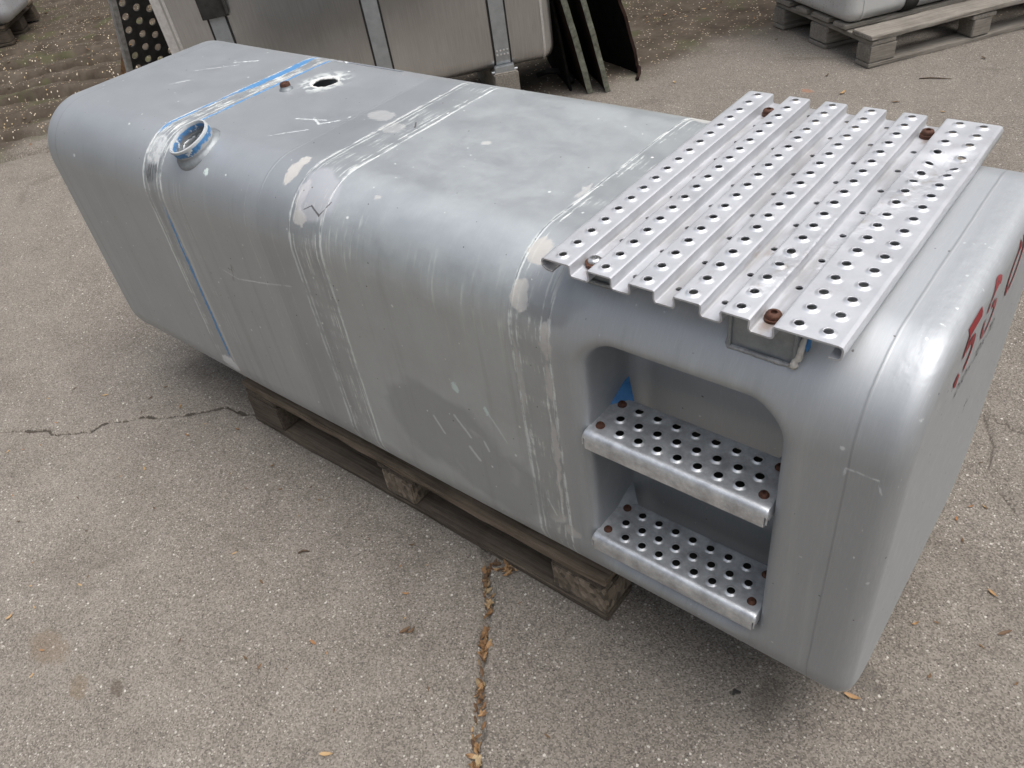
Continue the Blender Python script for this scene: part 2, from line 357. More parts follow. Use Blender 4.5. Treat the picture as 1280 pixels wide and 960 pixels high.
    # ---------------- wiped dark patch low on the front, with pale curls
    if xb > -0.55 and xa < -0.03:
        dA = g.ell(P2, (-0.335, -0.03, 0.415), (0.165, 0.2, 0.105)); dB = g.ell(P2, (-0.20, -0.03, 0.345), (0.13, 0.2, 0.09))
        dm = dA.min(dB).step(1.10, 0.84) * y.step(0.03, -0.01)
        c = g.mix(dm * 0.5, c, (0.225, 0.225, 0.218)); metal = g.mixf(dm * 0.7, metal, 0.25); rough = g.mixf(dm * 0.6, rough, 0.58)
        for i, r0 in enumerate((0.42, 0.60)):
            curl = (g.ell(P2, (-0.30 + 0.05 * i, -0.03, 0.415 - 0.03 * i), (0.165, 0.2, 0.105)) - r0).abs().step(0.07, 0.0) * g.noise(scale=13, detail=3).step(0.50, 0.62) * dm
            c = g.mix(curl * 0.5, c, (0.45, 0.46, 0.455))
    for a, b, w in (((-0.295, -0.0294, 0.47), (-0.262, -0.0294, 0.43), 0.004), ((-0.355, -0.0294, 0.44), (-0.335, -0.0294, 0.405), 0.004), ((-0.27, -0.0294, 0.40), (-0.25, -0.0294, 0.375), 0.005),
                    ((-0.228, -0.0294, 0.435), (-0.22, -0.0294, 0.415), 0.0035), ((-0.205, -0.0294, 0.52), (-0.168, -0.0294, 0.462), 0.003), ((-0.09, -0.0294, 0.36), (-0.075, -0.0294, 0.325), 0.003)):
        if not near(a[0], 0.06): continue
        e = g.seg(P3, a, b).step(w, w * 0.4); c = g.mix(e * 0.7, c, (0.56, 0.60, 0.58)); metal = g.mixf(e, metal, 0.0)
    for cen, rad in (((-0.275, -0.03, 0.548), (0.010, 0.03, 0.014)), ((-0.207, -0.03, 0.523), (0.005, 0.03, 0.012)), ((-0.935, 0.012, 0.815), (0.006, 0.012, 0.008))):
        if not near(cen[0]): continue
        e = g.ell(P, cen, rad).step(1.1, 0.8); c = g.mix(e * 0.8, c, (0.55, 0.66, 0.62)); metal = g.mixf(e, metal, 0.0)
    # ---------------- scratches
    for pts, w in ((((-0.966, -0.0294, 0.598), (-0.905, -0.0294, 0.588), (-0.82, -0.0294, 0.604), (-0.697, -0.0294, 0.633)), 0.0016),
                   (((-0.875, 0.215, 0.8558), (-0.80, 0.235, 0.8558)), 0.0025), (((-0.86, 0.13, 0.8558), (-0.80, 0.185, 0.8558)), 0.002), (((-0.84, 0.235, 0.8558), (-0.80, 0.215, 0.8558), (-0.77, 0.245, 0.8558)), 0.003),
                   (((-1.42, 0.33, 0.8558), (-1.33, 0.40, 0.8558)), 0.003), (((-1.40, 0.24, 0.8558), (-1.37, 0.28, 0.8558)), 0.003), (((-1.36, 0.41, 0.8558), (-1.30, 0.44, 0.8558)), 0.004),
                   (((0.398, -0.0294, 0.700), (0.40, -0.0294, 0.712), (0.437, -0.0294, 0.712), (0.445, -0.0294, 0.690)), 0.0016)):
        for a, b in zip(pts, pts[1:]):
            if not (near(a[0]) or near(b[0])): continue
            e = g.seg(P3, a, b).step(w * 1.3, w * 0.5) * fz.step(0.38, 0.52); c = g.mix(e * 0.36, c, (0.70, 0.73, 0.71)); metal = g.mixf(e, metal, 0.0)
    # nicks rubbed through on the end rounding
    if near(0.44):
      nick = g.noise(g.map((1.0, 1.0, 0.35)), scale=95, detail=2).step(0.70, 0.73) * x.step(0.41, 0.43) * x.step(0.468, 0.455) * cloud2.step(0.46, 0.54)
      c = g.mix(nick * 0.8, c, (0.72, 0.75, 0.73)); metal = g.mixf(nick, metal, 0.0)
    # scattered pale chips and dark specks
    d, vc = g.vor(scale=46); r = g.xyz(vc)
    chip = (d + (fz - 0.5) * 0.5).step(0.12, 0.07) * r[0].step(0.80, 0.82) * (1.0 - prim * 0.4); c = g.mix(chip * 0.7, c, (0.72, 0.75, 0.73)); metal = g.mixf(chip, metal, 0.0)
    d, vc = g.vor(g.map((1, 1, 1), (3.3, 1.7, 2.1)), scale=60); r = g.xyz(vc)
    sp = (d + (fz - 0.5) * 0.4).step(0.10, 0.05) * r[0].step(0.86, 0.88); c = g.mix(sp * 0.8, c, (0.06, 0.055, 0.05)); metal = g.mixf(sp, metal, 0.0)
    # rusty splashes under the filler
    if near(-0.94, 0.1):
      e = g.ell(P2, (-0.940, -0.03, 0.615), (0.05, 0.05, 0.05)).step(1.1, 0.4) * g.noise(g.map((1.6, 1, 0.8)), scale=48, detail=3).step(0.60, 0.66)
      c = g.mix(e * 0.85, c, (0.09, 0.05, 0.03)); metal = g.mixf(e, metal, 0.0)
    # crack in the filler at the middle strap, seam at the end cap, painter's tick
    for a, b, w in (((-0.620, 0.0, 0.806), (-0.598, 0.008, 0.816), 0.0012), ((-0.598, 0.008, 0.816), (-0.572, 0.0, 0.806), 0.0022), ((-0.572, 0.0, 0.806), (-0.553, 0.02, 0.827), 0.0014),
                    ((-0.60, 0.30, 0.8558), (-0.585, 0.28, 0.8558), 0.002), ((0.4664, 0.30, 0.60), (0.4664, 0.30, 0.572), 0.0018), ((0.4664, 0.293, 0.592), (0.4664, 0.318, 0.586), 0.0018)):
        if not near(a[0]): continue
        e = g.seg(P3, a, b).step(w * 1.3, w * 0.5); c = g.mix(e * 0.9, c, (0.06, 0.055, 0.055)); metal = g.mixf(e, metal, 0.0)
    for xs in (0.402, -1.577):
        if not near(xs): continue
        e = (x - xs + wob * 0.002).abs().step(0.0022, 0.0006); c = g.mix(e * 0.35, c, (0.24, 0.25, 0.26))
    # raised sender-ring rub
    if near(-0.985, 0.1):
        rr = g.ell(g.obj, (-0.985, 0.394, 0.8558), (1, 1, 1))
        e = rr.step(0.078, 0.04) * g.noise(scale=60, detail=4).step(0.42, 0.58); c = g.mix(e * 0.6, c, (0.70, 0.74, 0.70)); metal = g.mixf(e, metal, 0.1)
        e = (rr + (fz - 0.5) * 0.012).step(0.038, 0.034) * (1.0 - z.step(0.84, 0.83)); c = g.mix(e * 0.9, c, (0.72, 0.73, 0.70)); metal = g.mixf(e, metal, 0.0)
    # relief: orange peel, wrinkled weld zone on the end cap, seam bead
    h = fz * 0.12
    if near(0.44): h = h + g.noise(g.map((1, 0.6, 1)), scale=75, detail=2) * x.step(0.41, 0.422) * x.step(0.468, 0.45) * z.step(0.81, 0.835) * 0.7
    for xs, k in ((0.402, 0.3), (-1.577, 0.3), (-1.163, 0.49), (-1.095, 0.49), (-0.65, 0.49), (-0.56, 0.49), (-0.117, 0.49), (-0.045, 0.49), (-0.75, 0.35)):
        if near(xs): h = h + (x - xs + wob * 0.004).abs().step(0.005 if k > 0.5 else 0.003, 0.0) * k
    return g.done(c, rough=rough, metal=metal, normal=g.bump(h, 0.35, 0.004))

def mat_tread():
    g = G('galvanised_tread'); x, y, z = g.xyz()
    n = g.noise(scale=20, detail=5, rough=0.65); s = g.noise(g.vm('MULTIPLY', g.obj, (1, 0.08, 1)), scale=160, detail=3)
    c = g.ramp(n, [(0.3, (0.47, 0.485, 0.515)), (0.7, (0.57, 0.582, 0.61))])
    dirt = g.noise(scale=9, detail=6, rough=0.75).step(0.50, 0.76); c = g.mix(dirt * 0.35, c, (0.27, 0.25, 0.23))
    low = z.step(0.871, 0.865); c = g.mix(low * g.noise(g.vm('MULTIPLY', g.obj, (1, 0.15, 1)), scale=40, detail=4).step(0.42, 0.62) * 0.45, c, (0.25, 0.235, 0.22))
    P = g.vm('SUBTRACT', g.vm('ADD', g.obj, g.vm('SCALE', g.noise(scale=30, detail=4, color=True), 0.05)), (0.025, 0.025, 0.025))
    dents = g.seg(P, (0.31, 0.40, 0.88), (0.36, 0.47, 0.88)).min(g.seg(P, (0.235, 0.05, 0.88), (0.33, 0.40, 0.88)))
    e = dents.step(0.012, 0.002) * g.noise(scale=70, detail=4).step(0.45, 0.60); c = g.mix(e * 0.55, c, (0.36, 0.33, 0.30))
    e2 = g.seg(P, (0.17, 0.02, 0.87), (0.235, 0.25, 0.87)).step(0.012, 0.0) * s.step(0.45, 0.6); c = g.mix(e2 * 0.5, c, (0.30, 0.22, 0.16))
    for bx, by in ((0.0175, 0.016), (0.0175, 0.555), (0.2755, 0.565), (0.2755, 0.012)):
        e = g.ell(P, (bx, by - 0.006, 0.866), (0.014, 0.026, 0.02)).step(1.1, 0.5); c = g.mix(e * 0.55, c, (0.20, 0.11, 0.065))
    h = n * 0.15 + dents.step(0.03, 0.0) * g.noise(scale=40, detail=3) * 1.6 + s * 0.06
    return g.done(c, rough=g.mixf(n, 0.34, 0.50), metal=0.42, normal=g.bump(h, 0.4, 0.006))
def mat_step():
    g = G('pressed_step_aluminium'); n = g.noise(scale=28, detail=6, rough=0.7); n2 = g.noise(scale=60, detail=4)
    c = g.ramp(n, [(0.34, (0.42, 0.43, 0.45)), (0.5, (0.58, 0.60, 0.62)), (0.62, (0.72, 0.74, 0.76))])
    return g.done(c, rough=g.mixf(n2, 0.34, 0.52), metal=0.7, normal=g.bump(n2, 0.15, 0.003))
def mat_simple(name, a, b, scale=30, rough=0.5, metal=0.0, bump=0.2, spec=None):
    g = G(name); n = g.noise(scale=scale, detail=5, rough=0.65)
    return g.done(g.ramp(n, [(0.35, a), (0.65, b)]), rough=rough, metal=metal, normal=g.bump(n, bump, 0.003), spec=spec)
def mat_wood(name, dark, light, chip=False):
    g = G(name); r = g.rnd(); off = g.vec(r * 13.0, r * 7.0, r * 5.0); P = g.vm('ADD', g.obj, off)
    if chip:
        d, vc = g.vor(g.vm('MULTIPLY', P, (1, 1, 0.6)), scale=90); q = g.xyz(vc)
        c = g.mix(q[0], dark, light); c = g.mix(g.noise(P, scale=12, detail=4).step(0.5, 0.7) * 0.5, c, dark)
        return g.done(c, rough=0.9, normal=g.bump(d, 0.8, 0.006))
    gr = g.noise(g.vm('MULTIPLY', P, (0.05, 1, 1)), scale=120, detail=5, rough=0.7, dist=0.3); n = g.noise(P, scale=6, detail=5, rough=0.7)
    c = g.ramp(gr * 0.6 + n * 0.4, [(0.34, dark), (0.5, tuple((a + b) / 2 for a, b in zip(dark, light))), (0.66, light)])
    c = g.mix(n.step(0.58, 0.72) * 0.4, c, tuple(a * 0.5 for a in dark))
    c = g.mix(gr.step(0.36, 0.30) * 0.7, c, tuple(a * 0.3 for a in dark))
    return g.done(c, rough=0.9, normal=g.bump(gr, 0.6, 0.004), spec=0.2)
def mat_brushed():
    g = G('brushed_aluminium'); s = g.noise(g.vm('MULTIPLY', g.obj, (1, 0.03, 0.03)), scale=260, detail=3); n = g.noise(scale=4, detail=5)
    c = g.ramp(s * 0.5 + n * 0.5, [(0.35, (0.46, 0.465, 0.47)), (0.65, (0.61, 0.615, 0.62))])
    return g.done(c, rough=g.mixf(n, 0.26, 0.36), metal=1.0, normal=g.bump(s, 0.05, 0.002))
def mat_oldtank(name, base, grime):
    g = G(name); n = g.noise(scale=6, detail=6, rough=0.7); d, vc = g.vor(scale=60); x, y, z = g.xyz()
    c = g.mix(n.step(0.5, 0.75) * 0.5, base, tuple(a * 0.7 for a in base))
    spk = (d + n * 0.3).step(0.45, 0.3) * g.noise(scale=3, detail=3).step(0.35, 0.65) * x.step(0.06, -0.02)
    c = g.mix(spk * 0.8, c, grime)
    return g.done(c, rough=0.45, metal=0.35, normal=g.bump(n, 0.1, 0.005))
def mat_leaf(name, cols):
    g = G(name); r = g.rnd(); n = g.noise(scale=120, detail=3)
    c = g.ramp(r, [(i / max(1, len(cols) - 1), k) for i, k in enumerate(cols)]); c = g.mix(n.step(0.45, 0.7) * 0.5, c, (0.10, 0.06, 0.03))
    return g.done(c, rough=0.75)
def mat_paint_worn(name, colr, thr=0.40):
    g = G(name); n = g.noise(scale=160, detail=4, rough=0.7); n2 = g.noise(scale=30, detail=3)
    tr = g.nt.nodes.new('ShaderNodeBsdfTransparent'); mx = g.nt.nodes.new('ShaderNodeMixShader')
    g.put(mx.inputs[0], (n * 0.6 + n2 * 0.4).step(thr - 0.02, thr + 0.03)); g.nt.links.new(tr.outputs[0], mx.inputs[1]); g.nt.links.new(g.b.outputs[0], mx.inputs[2])
    g.nt.links.new(mx.outputs[0], g.out.inputs[0])
    return g.done(colr, rough=0.6)
M = dict(tread=mat_tread(), step=mat_step(),
         rust=mat_simple('rusty_bolt', (0.045, 0.018, 0.012), (0.12, 0.05, 0.028), 120, 0.7, 0.3),
         zinc=mat_simple('zinc_bolt', (0.42, 0.42, 0.42), (0.66, 0.66, 0.66), 80, 0.3, 0.9),
         bracket=mat_simple('grey_bracket', (0.215, 0.235, 0.25), (0.30, 0.325, 0.34), 40, 0.5, 0.4),
         blue=mat_simple('blue_undercoat', (0.035, 0.15, 0.36), (0.06, 0.22, 0.46), 60, 0.5),
         cream=mat_simple('cream_filler', (0.52, 0.49, 0.44), (0.68, 0.66, 0.62), 90, 0.8),
         weld=mat_simple('weld_bead', (0.28, 0.285, 0.29), (0.44, 0.445, 0.45), 120, 0.5, 0.5, 0.6),
         wood=mat_wood('weathered_pallet_wood', (0.042, 0.034, 0.027), (0.150, 0.122, 0.095)), topwood=mat_wood('worn_top_board_wood', (0.060, 0.046, 0.034), (0.235, 0.188, 0.140)), chip=mat_wood('chipboard_block', (0.085, 0.066, 0.048), (0.27, 0.22, 0.165), True),
         paleW=mat_wood('pale_grey_pallet_wood', (0.13, 0.118, 0.100), (0.31, 0.285, 0.25)),
         brushed=mat_brushed(), rim=mat_simple('bright_folded_rim', (0.62, 0.61, 0.60), (0.78, 0.77, 0.76), 50, 0.35, 0.7),
         strap=mat_simple('steel_strap', (0.34, 0.36, 0.375), (0.42, 0.44, 0.455), 30, 0.42, 0.6), rubber=mat_simple('black_rubber', (0.010, 0.010, 0.010), (0.025, 0.024, 0.023), 40, 0.7),
         dark=mat_simple('dark_painted_steel', (0.012, 0.012, 0.011), (0.035, 0.033, 0.030), 25, 0.75), darkred=mat_simple('dark_rusty_sheet', (0.009, 0.006, 0.005), (0.030, 0.015, 0.011), 20, 0.9, spec=0.15), black=mat_simple('shade_black_sheet', (0.004, 0.004, 0.004), (0.012, 0.011, 0.010), 20, 0.95, spec=0.1),  # black sheet tone also carries the deep shade by the brushed tank
         mossedge=mat_simple('mossy_cut_edge', (0.075, 0.075, 0.055), (0.18, 0.185, 0.145), 60, 0.9), greyedge=mat_simple('grey_steel_edge', (0.18, 0.175, 0.165), (0.34, 0.33, 0.31), 50, 0.8),
         oldw=mat_oldtank('grubby_white_tank', (0.62, 0.63, 0.63), (0.06, 0.055, 0.05)), olds=mat_oldtank('grubby_silver_tank', (0.55, 0.57, 0.60), (0.12, 0.11, 0.10)),
         leaf=mat_leaf('dry_leaf', [(0.19, 0.095, 0.035), (0.34, 0.20, 0.085), (0.44, 0.31, 0.16), (0.26, 0.11, 0.04)]),
         darkleaf=mat_leaf('dark_leaf', [(0.07, 0.045, 0.028), (0.16, 0.09, 0.04), (0.10, 0.06, 0.035)]), orange=mat_leaf('orange_leaf', [(0.36, 0.16, 0.05), (0.46, 0.24, 0.09)]),
         twig=mat_simple('twig_bark', (0.05, 0.035, 0.025), (0.13, 0.09, 0.06), 80, 0.9), red=mat_paint_worn('worn_red_stencil', (0.20, 0.014, 0.018), 0.33), redfade=mat_paint_worn('faded_red_stencil', (0.24, 0.04, 0.045), 0.42),
         ink=mat_paint_worn('faded_black_marker', (0.05, 0.05, 0.055), 0.43), hollow=mat_simple('shaded_neck_inside', (0.02, 0.02, 0.02), (0.05, 0.05, 0.05), 20, 0.8))

# ================================================================ GROUND
def pl_dist(x, y, pl):
    d = np.full(x.shape, 9.0)
    for (ax, ay), (bx, by) in zip(pl, pl[1:]):
        ux, uy = bx - ax, by - ay; t = np.clip(((x - ax) * ux + (y - ay) * uy) / (ux * ux + uy * uy), 0, 1)
        d = np.minimum(d, np.hypot(x - ax - t * ux, y - ay - t * uy))
    return d
def ground_h(x, y):
    h = 0.0025 * fbm(x * 1.7, y * 1.7, 3) + 0.0008 * fbm(x * 16, y * 16, 5)
    m = (x + 3.9) * -0.76 + (y - 0.77) * 0.65; s = (x + 3.9) * 0.65 + (y - 0.77) * 0.76
    mm = m + 0.10 * fbm(s * 1.3, m * 1.1, 9)
    f = np.clip((m + 0.2) / 0.4, 0, 1)
    ph = (mm / 0.325) % 1.0                                    # pressed ridges with narrow grooves between
    dg = (np.minimum(ph, 1 - ph)) * 0.325 + 0.010 * vnoise(s * 9, m * 3, 17)
    rut = (0.040 * (1 - ph) - 0.050 * np.exp(-(dg / 0.030) ** 2)) * np.clip(2.9 - m, 0, 1) * np.clip(1.7 - np.abs(s) * 0.7, 0.1, 1)
    h = h + f * (rut + 0.012 * fbm(x * 3.2, y * 3.2, 21) + 0.006 * fbm(x * 14, y * 14, 31) - 0.006)
    near = (x > -3) & (x < 1.2) & (y > -1.2) & (y < 1.4)
    if near.any():
        xn, yn = x[near], y[near]; wx, wy = xn + 0.006 * vnoise(xn * 40, yn * 40, 2), yn + 0.006 * vnoise(xn * 40, yn * 40, 8)
        hn = h[near]
        dj = pl_dist(wx, wy, JOINT); wj = 0.011 + 0.004 * vnoise(xn * 25, yn * 25, 4); hn = hn - 0.014 * np.clip((wj - dj) / 0.006, 0, 1)
        for cr, w, dp in ((CRACK_L, 0.0038, 0.010), (CRACK_R, 0.0042, 0.010), (CRACK_R2, 0.0035, 0.008)):
            d = pl_dist(wx, wy, cr); hn = hn - dp * np.clip((w * (1 + 0.6 * vnoise(xn * 30, yn * 30, 6)) - d) / 0.003 + 0.5, 0, 1) * (d < 0.012)
        h = h.copy(); h[near] = hn
    return h
def axis(segs):
    out = [segs[0][0]]
    for a, b, st in segs:
        n = max(1, int(round((b - a) / st))); out += list(np.linspace(a, b, n + 1)[1:])
    return np.array(out)
gx = axis([(-150, -60, 30), (-60, -20, 10), (-20, -9, 2), (-9, -6.2, 0.05), (-6.2, -3.2, 0.016), (-3.2, -2.0, 0.012), (-2.0, 0.75, 0.0055), (0.75, 1.6, 0.03), (1.6, 6, 0.5), (6, 30, 6), (30, 150, 30)])
gy = axis([(-150, -30, 30), (-30, -6, 6), (-6, -1.6, 0.5), (-1.6, -0.9, 0.03), (-0.9, 0.12, 0.0055), (0.12, 1.1, 0.010), (1.1, 2.6, 0.016), (2.6, 5, 0.03), (5, 9, 0.25), (9, 30, 3), (30, 150, 30)])
X, Y = np.meshgrid(gx, gy); Z = ground_h(X, Y)
nx, ny = len(gx), len(gy); V = np.stack([X.ravel(), Y.ravel(), Z.ravel()], 1)
idx = np.arange(nx * ny).reshape(ny, nx)
F = np.stack([idx[:-1, :-1], idx[:-1, 1:], idx[1:, 1:], idx[1:, :-1]], -1).reshape(-1, 4)
def fast_mesh(name, V, F):
    me = bpy.data.meshes.new(name); me.vertices.add(len(V)); me.vertices.foreach_set('co', np.asarray(V, np.float32).ravel())
    me.loops.add(F.size); me.loops.foreach_set('vertex_index', F.astype(np.int32).ravel())
    me.polygons.add(len(F)); me.polygons.foreach_set('loop_start', np.arange(0, F.size, 4, dtype=np.int32)); me.polygons.foreach_set('loop_total', np.full(len(F), 4, np.int32))
    me.polygons.foreach_set('use_smooth', np.ones(len(F), bool)); me.update(calc_edges=True); me.validate(); return me
gme = fast_mesh('ground', V, F)
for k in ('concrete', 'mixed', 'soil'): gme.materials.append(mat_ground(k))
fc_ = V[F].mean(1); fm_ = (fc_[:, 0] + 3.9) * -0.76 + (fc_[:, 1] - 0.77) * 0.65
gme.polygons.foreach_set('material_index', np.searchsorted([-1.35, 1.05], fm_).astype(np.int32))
tag(link_mesh('ground', gme, None), kind='structure')
def gz(x, y): return float(ground_h(np.array([x]), np.array([y]))[0])

# ================================================================ MAIN TANK (signed distance field -> surface net)
NECK_C = Vector((-1.011, 0.052, 0.836)); NECK_D = Vector((-0.10, -0.42, 1.0)).normalized()
SEND_C = (-0.985, 0.394)
def rbox2(qx, qy, r):
    return np.hypot(np.maximum(qx + r, 0), np.maximum(qy + r, 0)) + np.minimum(np.maximum(qx + r, qy + r), 0) - r
def sdf(x, y, z):
    cx, cy, cz = (XL + XR) / 2, (YF + YR) / 2, (ZB + ZT) / 2; hx, hy, hz = (XR - XL) / 2, (YR - YF) / 2, (ZT - ZB) / 2
    d2 = rbox2(np.abs(y - cy) - hy, np.abs(z - cz) - hz, RC)
    d = rbox2(d2, np.abs(x - cx) - hx, RE)
    d = d + 0.0011 * np.sin(3.1 * x + 2.0 * z + 1.0) * np.sin(4.3 * z + 3.7 * y) + 0.0007 * np.sin(9.0 * x + 1.3) * np.sin(7.0 * z + 5.0 * y)   # hand-beaten flatness
    # step well in the front
    rx, rz = np.abs(x - 0.162) - 0.152, np.abs(z - 0.508) - 0.246
    well = rbox2(rbox2(rx, rz, 0.055), y - 0.118, 0.035)
    k = 0.024; a, b = d, -well
    d = np.minimum(-k, np.maximum(a, b)) + np.hypot(np.maximum(k + a, 0), np.maximum(k + b, 0))
    # sender hole with the hollow inside, and the filler opening
    ang = np.arctan2(y - SEND_C[1], x - SEND_C[0])
    hole = np.maximum(np.hypot((x - SEND_C[0]) * 0.92, (y - SEND_C[1]) * 1.05) - 0.0285 - 0.0012 * np.sin(5 * ang) - 0.0008 * np.sin(9 * ang + 1), 0.70 - z)
    cav = np.maximum(np.maximum(np.abs(x + 0.965) - 0.11, np.abs(y - 0.34) - 0.20), np.abs(z - 0.646) - 0.203)
    px, py, pz = x - NECK_C.x, y - NECK_C.y, z - NECK_C.z; t = px * NECK_D.x + py * NECK_D.y + pz * NECK_D.z
    nk = np.maximum(np.sqrt(np.maximum(px * px + py * py + pz * pz - t * t, 0)) - 0.040, -0.12 - t)
    cav2 = np.sqrt((x + 1.0) ** 2 + (y - 0.15) ** 2 + (z - 0.72) ** 2) - 0.115
    return np.maximum(d, -np.minimum(np.minimum(hole, cav), np.minimum(nk, cav2)))
def surface_net(f, lo, hi, h):
    ax = [np.arange(l, u + h, h) for l, u in zip(lo, hi)]
    D = np.empty([len(a) for a in ax], np.float32)
    for i, xx in enumerate(ax[0]): D[i] = f(xx, ax[1][:, None], ax[2][None, :])
    s = D < 0; n = np.array(D.shape) - 1
    cnt = np.zeros(n, np.int8)
    for a in (0, 1):
        for b in (0, 1):
            for c in (0, 1): cnt += s[a:a + n[0], b:b + n[1], c:c + n[2]]
    act = (cnt > 0) & (cnt < 8); ids = np.full(n, -1, np.int64); I = np.argwhere(act); ids[act] = np.arange(len(I))
    P = np.zeros((len(I), 3)); W = np.zeros(len(I))
    cor = [(a, b, c) for a in (0, 1) for b in (0, 1) for c in (0, 1)]
    for e in [(u, v) for u in cor for v in cor if sum(abs(p - q) for p, q in zip(u, v)) == 1 and u < v]:
        u, v = e; du = D[I[:, 0] + u[0], I[:, 1] + u[1], I[:, 2] + u[2]]; dv = D[I[:, 0] + v[0], I[:, 1] + v[1], I[:, 2] + v[2]]
        m = (du < 0) != (dv < 0); t = np.where(m, du / np.where(m, du - dv, 1), 0)[:, None]
        P += np.where(m[:, None], np.array(u) + t * (np.array(v) - np.array(u)), 0); W += m
    P = (I + P / W[:, None]) * h + np.array([a[0] for a in ax])
    Q = []
    for d in range(3):
        o = [k for k in range(3) if k != d]; sl0 = [slice(None)] * 3; sl1 = [slice(None)] * 3; sl0[d] = slice(0, -1); sl1[d] = slice(1, None)
        ch = s[tuple(sl0)] != s[tuple(sl1)]; E_ = np.argwhere(ch); E_ = E_[(E_[:, o[0]] > 0) & (E_[:, o[1]] > 0)]
        E_ = E_[(E_[:, o[0]] < D.shape[o[0]] - 1) & (E_[:, o[1]] < D.shape[o[1]] - 1)]
        flip = s[E_[:, 0], E_[:, 1], E_[:, 2]]
        def cell(a, b):
            c = E_.copy(); c[:, o[0]] -= a; c[:, o[1]] -= b; return ids[c[:, 0], c[:, 1], c[:, 2]]
        q = np.stack([cell(0, 0), cell(1, 0), cell(1, 1), cell(0, 1)], 1)
        if d == 1: flip = ~flip
        q[~flip] = q[~flip][:, ::-1]; Q.append(q)
    Q = np.concatenate(Q); Q = Q[(Q >= 0).all(1)]
    ep = 2e-4
    for _ in range(3):
        f0 = f(P[:, 0], P[:, 1], P[:, 2]); gr = np.stack([(f(P[:, 0] + ep * (k == 0), P[:, 1] + ep * (k == 1), P[:, 2] + ep * (k == 2)) - f0) / ep for k in range(3)], 1)
        P = P - np.clip(f0, -h, h)[:, None] * gr / np.maximum((gr * gr).sum(1), 0.3)[:, None]
    return P, Q
tank = empty('fuel_tank', (0, 0, ZB))
tag(tank, 'big worn silver-grey fuel tank with two steps and perforated running board, in the foreground', 'fuel tank')
def child(o, root): o.parent = root; o.matrix_parent_inverse = root.matrix_world.inverted() if False else Matrix.Translation(-Vector(root.location)); return o
P, Q = surface_net(sdf, (XL - 0.012, YF - 0.012, ZB - 0.012), (XR + 0.012, YR + 0.012, ZT + 0.012), 0.0055)
tme = fast_mesh('tank_body', P, Q); XS = [-9, -0.86, -0.40, -0.005, 9]
for k, nm in enumerate(('left', 'middle', 'right', 'steps')): tme.materials.append(mat_tank(max(XS[k], -1.65), min(XS[k + 1], 0.47), nm))
cxs = P[Q].mean(1)[:, 0] if len(tme.polygons) == len(Q) else np.array([p_.center.x for p_ in tme.polygons])
tme.polygons.foreach_set('material_index', np.searchsorted(XS[1:4], cxs).astype(np.int32))
child(link_mesh('tank_body', tme, None), tank)

# filler neck: collar, tube and blue scraped rim, along NECK_D
nrot = NECK_D.to_track_quat('Z', 'Y').to_matrix().to_4x4(); nmat = Matrix.Translation(NECK_C) @ nrot
bm = bmesh.new(); lathe_bm(bm, [(0.059, -0.045), (0.0575, -0.004), (0.055, 0.003), (0.050, 0.006), (0.0480, 0.010), (0.0480, 0.0125), (0.0405, 0.0125), (0.0405, -0.05)], 48, nmat)
neck = child(from_bm('filler_neck', bm, M['bracket'], None, True), tank); smooth_by_angle(neck, 40)
bm = bmesh.new(); lathe_bm(bm, [(0.0472, 0.011), (0.0480, 0.024), (0.0492, 0.029), (0.0480, 0.0330), (0.0450, 0.0336), (0.0430, 0.0310), (0.0418, 0.020), (0.0410, -0.04)], 64, nmat)
def mat_neck():
    g = G('scraped_blue_filler_rim'); x, y, z = g.xyz(); n = g.noise(scale=45, detail=5, rough=0.7)
    t = (x - NECK_C.x) * NECK_D.x + (y - NECK_C.y) * NECK_D.y + (z - NECK_C.z) * NECK_D.z
    rim = (t + (n - 0.5) * 0.008).step(0.0265, 0.029)
    c = g.mix(n.step(0.44, 0.54), (0.065, 0.22, 0.46), (0.055, 0.17, 0.35)); c = g.mix((t + (n - 0.5) * 0.04).step(0.018, 0.013), c, (0.36, 0.36, 0.36))
    c = g.mix(n.step(0.56, 0.62) * 0.85, c, (0.66, 0.67, 0.65)); c = g.mix(rim * 0.9, c, (0.50, 0.51, 0.50))
    dx, dy, dz = x - NECK_C.x - t * NECK_D.x, y - NECK_C.y - t * NECK_D.y, z - NECK_C.z - t * NECK_D.z
    rin = (dx * dx + dy * dy + dz * dz).sqrt()
    inn = rin.step(0.0432, 0.0425) * (t + (n - 0.5) * 0.05).step(0.024, 0.016)
    c = g.mix(inn * 0.9, c, (0.16, 0.155, 0.15))
    return g.done(c, rough=0.5, normal=g.bump(n, 0.4, 0.004))
rim = from_bm('neck_rim', bm, mat_neck(), None, True); rim.parent = neck; smooth_by_angle(rim, 50)
bm = bmesh.new(); lathe_bm(bm, [(0.0405, -0.010), (0.033, -0.012), (0.029, -0.018), (0.029, -0.03)], 40, nmat)          # torn inner sleeve, coloured dark for the shade inside the neck
sv = from_bm('inner_sleeve', bm, M['hollow'], None, True); sv.parent = neck
for v in sv.data.vertices: v.co += Vector((0, 0, 0.006 * math.sin(v.co.x * 210) * math.sin(v.co.y * 150)))
# small plug with rusty head on the top
bm = bmesh.new(); lathe_bm(bm, [(0.017, -0.004), (0.016, 0.003), (0.0125, 0.005), (0.0125, 0.009)], 24, Matrix.Translation((-1.042, 0.325, ZT)))
plug = child(from_bm('vent_boss', bm, M['bracket'], None, True), tank)
bm = bmesh.new(); lathe_bm(bm, [(0.0118, 0.004), (0.0118, 0.013), (0.0105, 0.016), (0.007, 0.016), (0.005, 0.013), (0, 0.013)], 24, Matrix.Translation((-1.042, 0.325, ZT)))
pp = from_bm('vent_plug', bm, M['rust'], None); pp.parent = plug; smooth_by_angle(pp, 40)

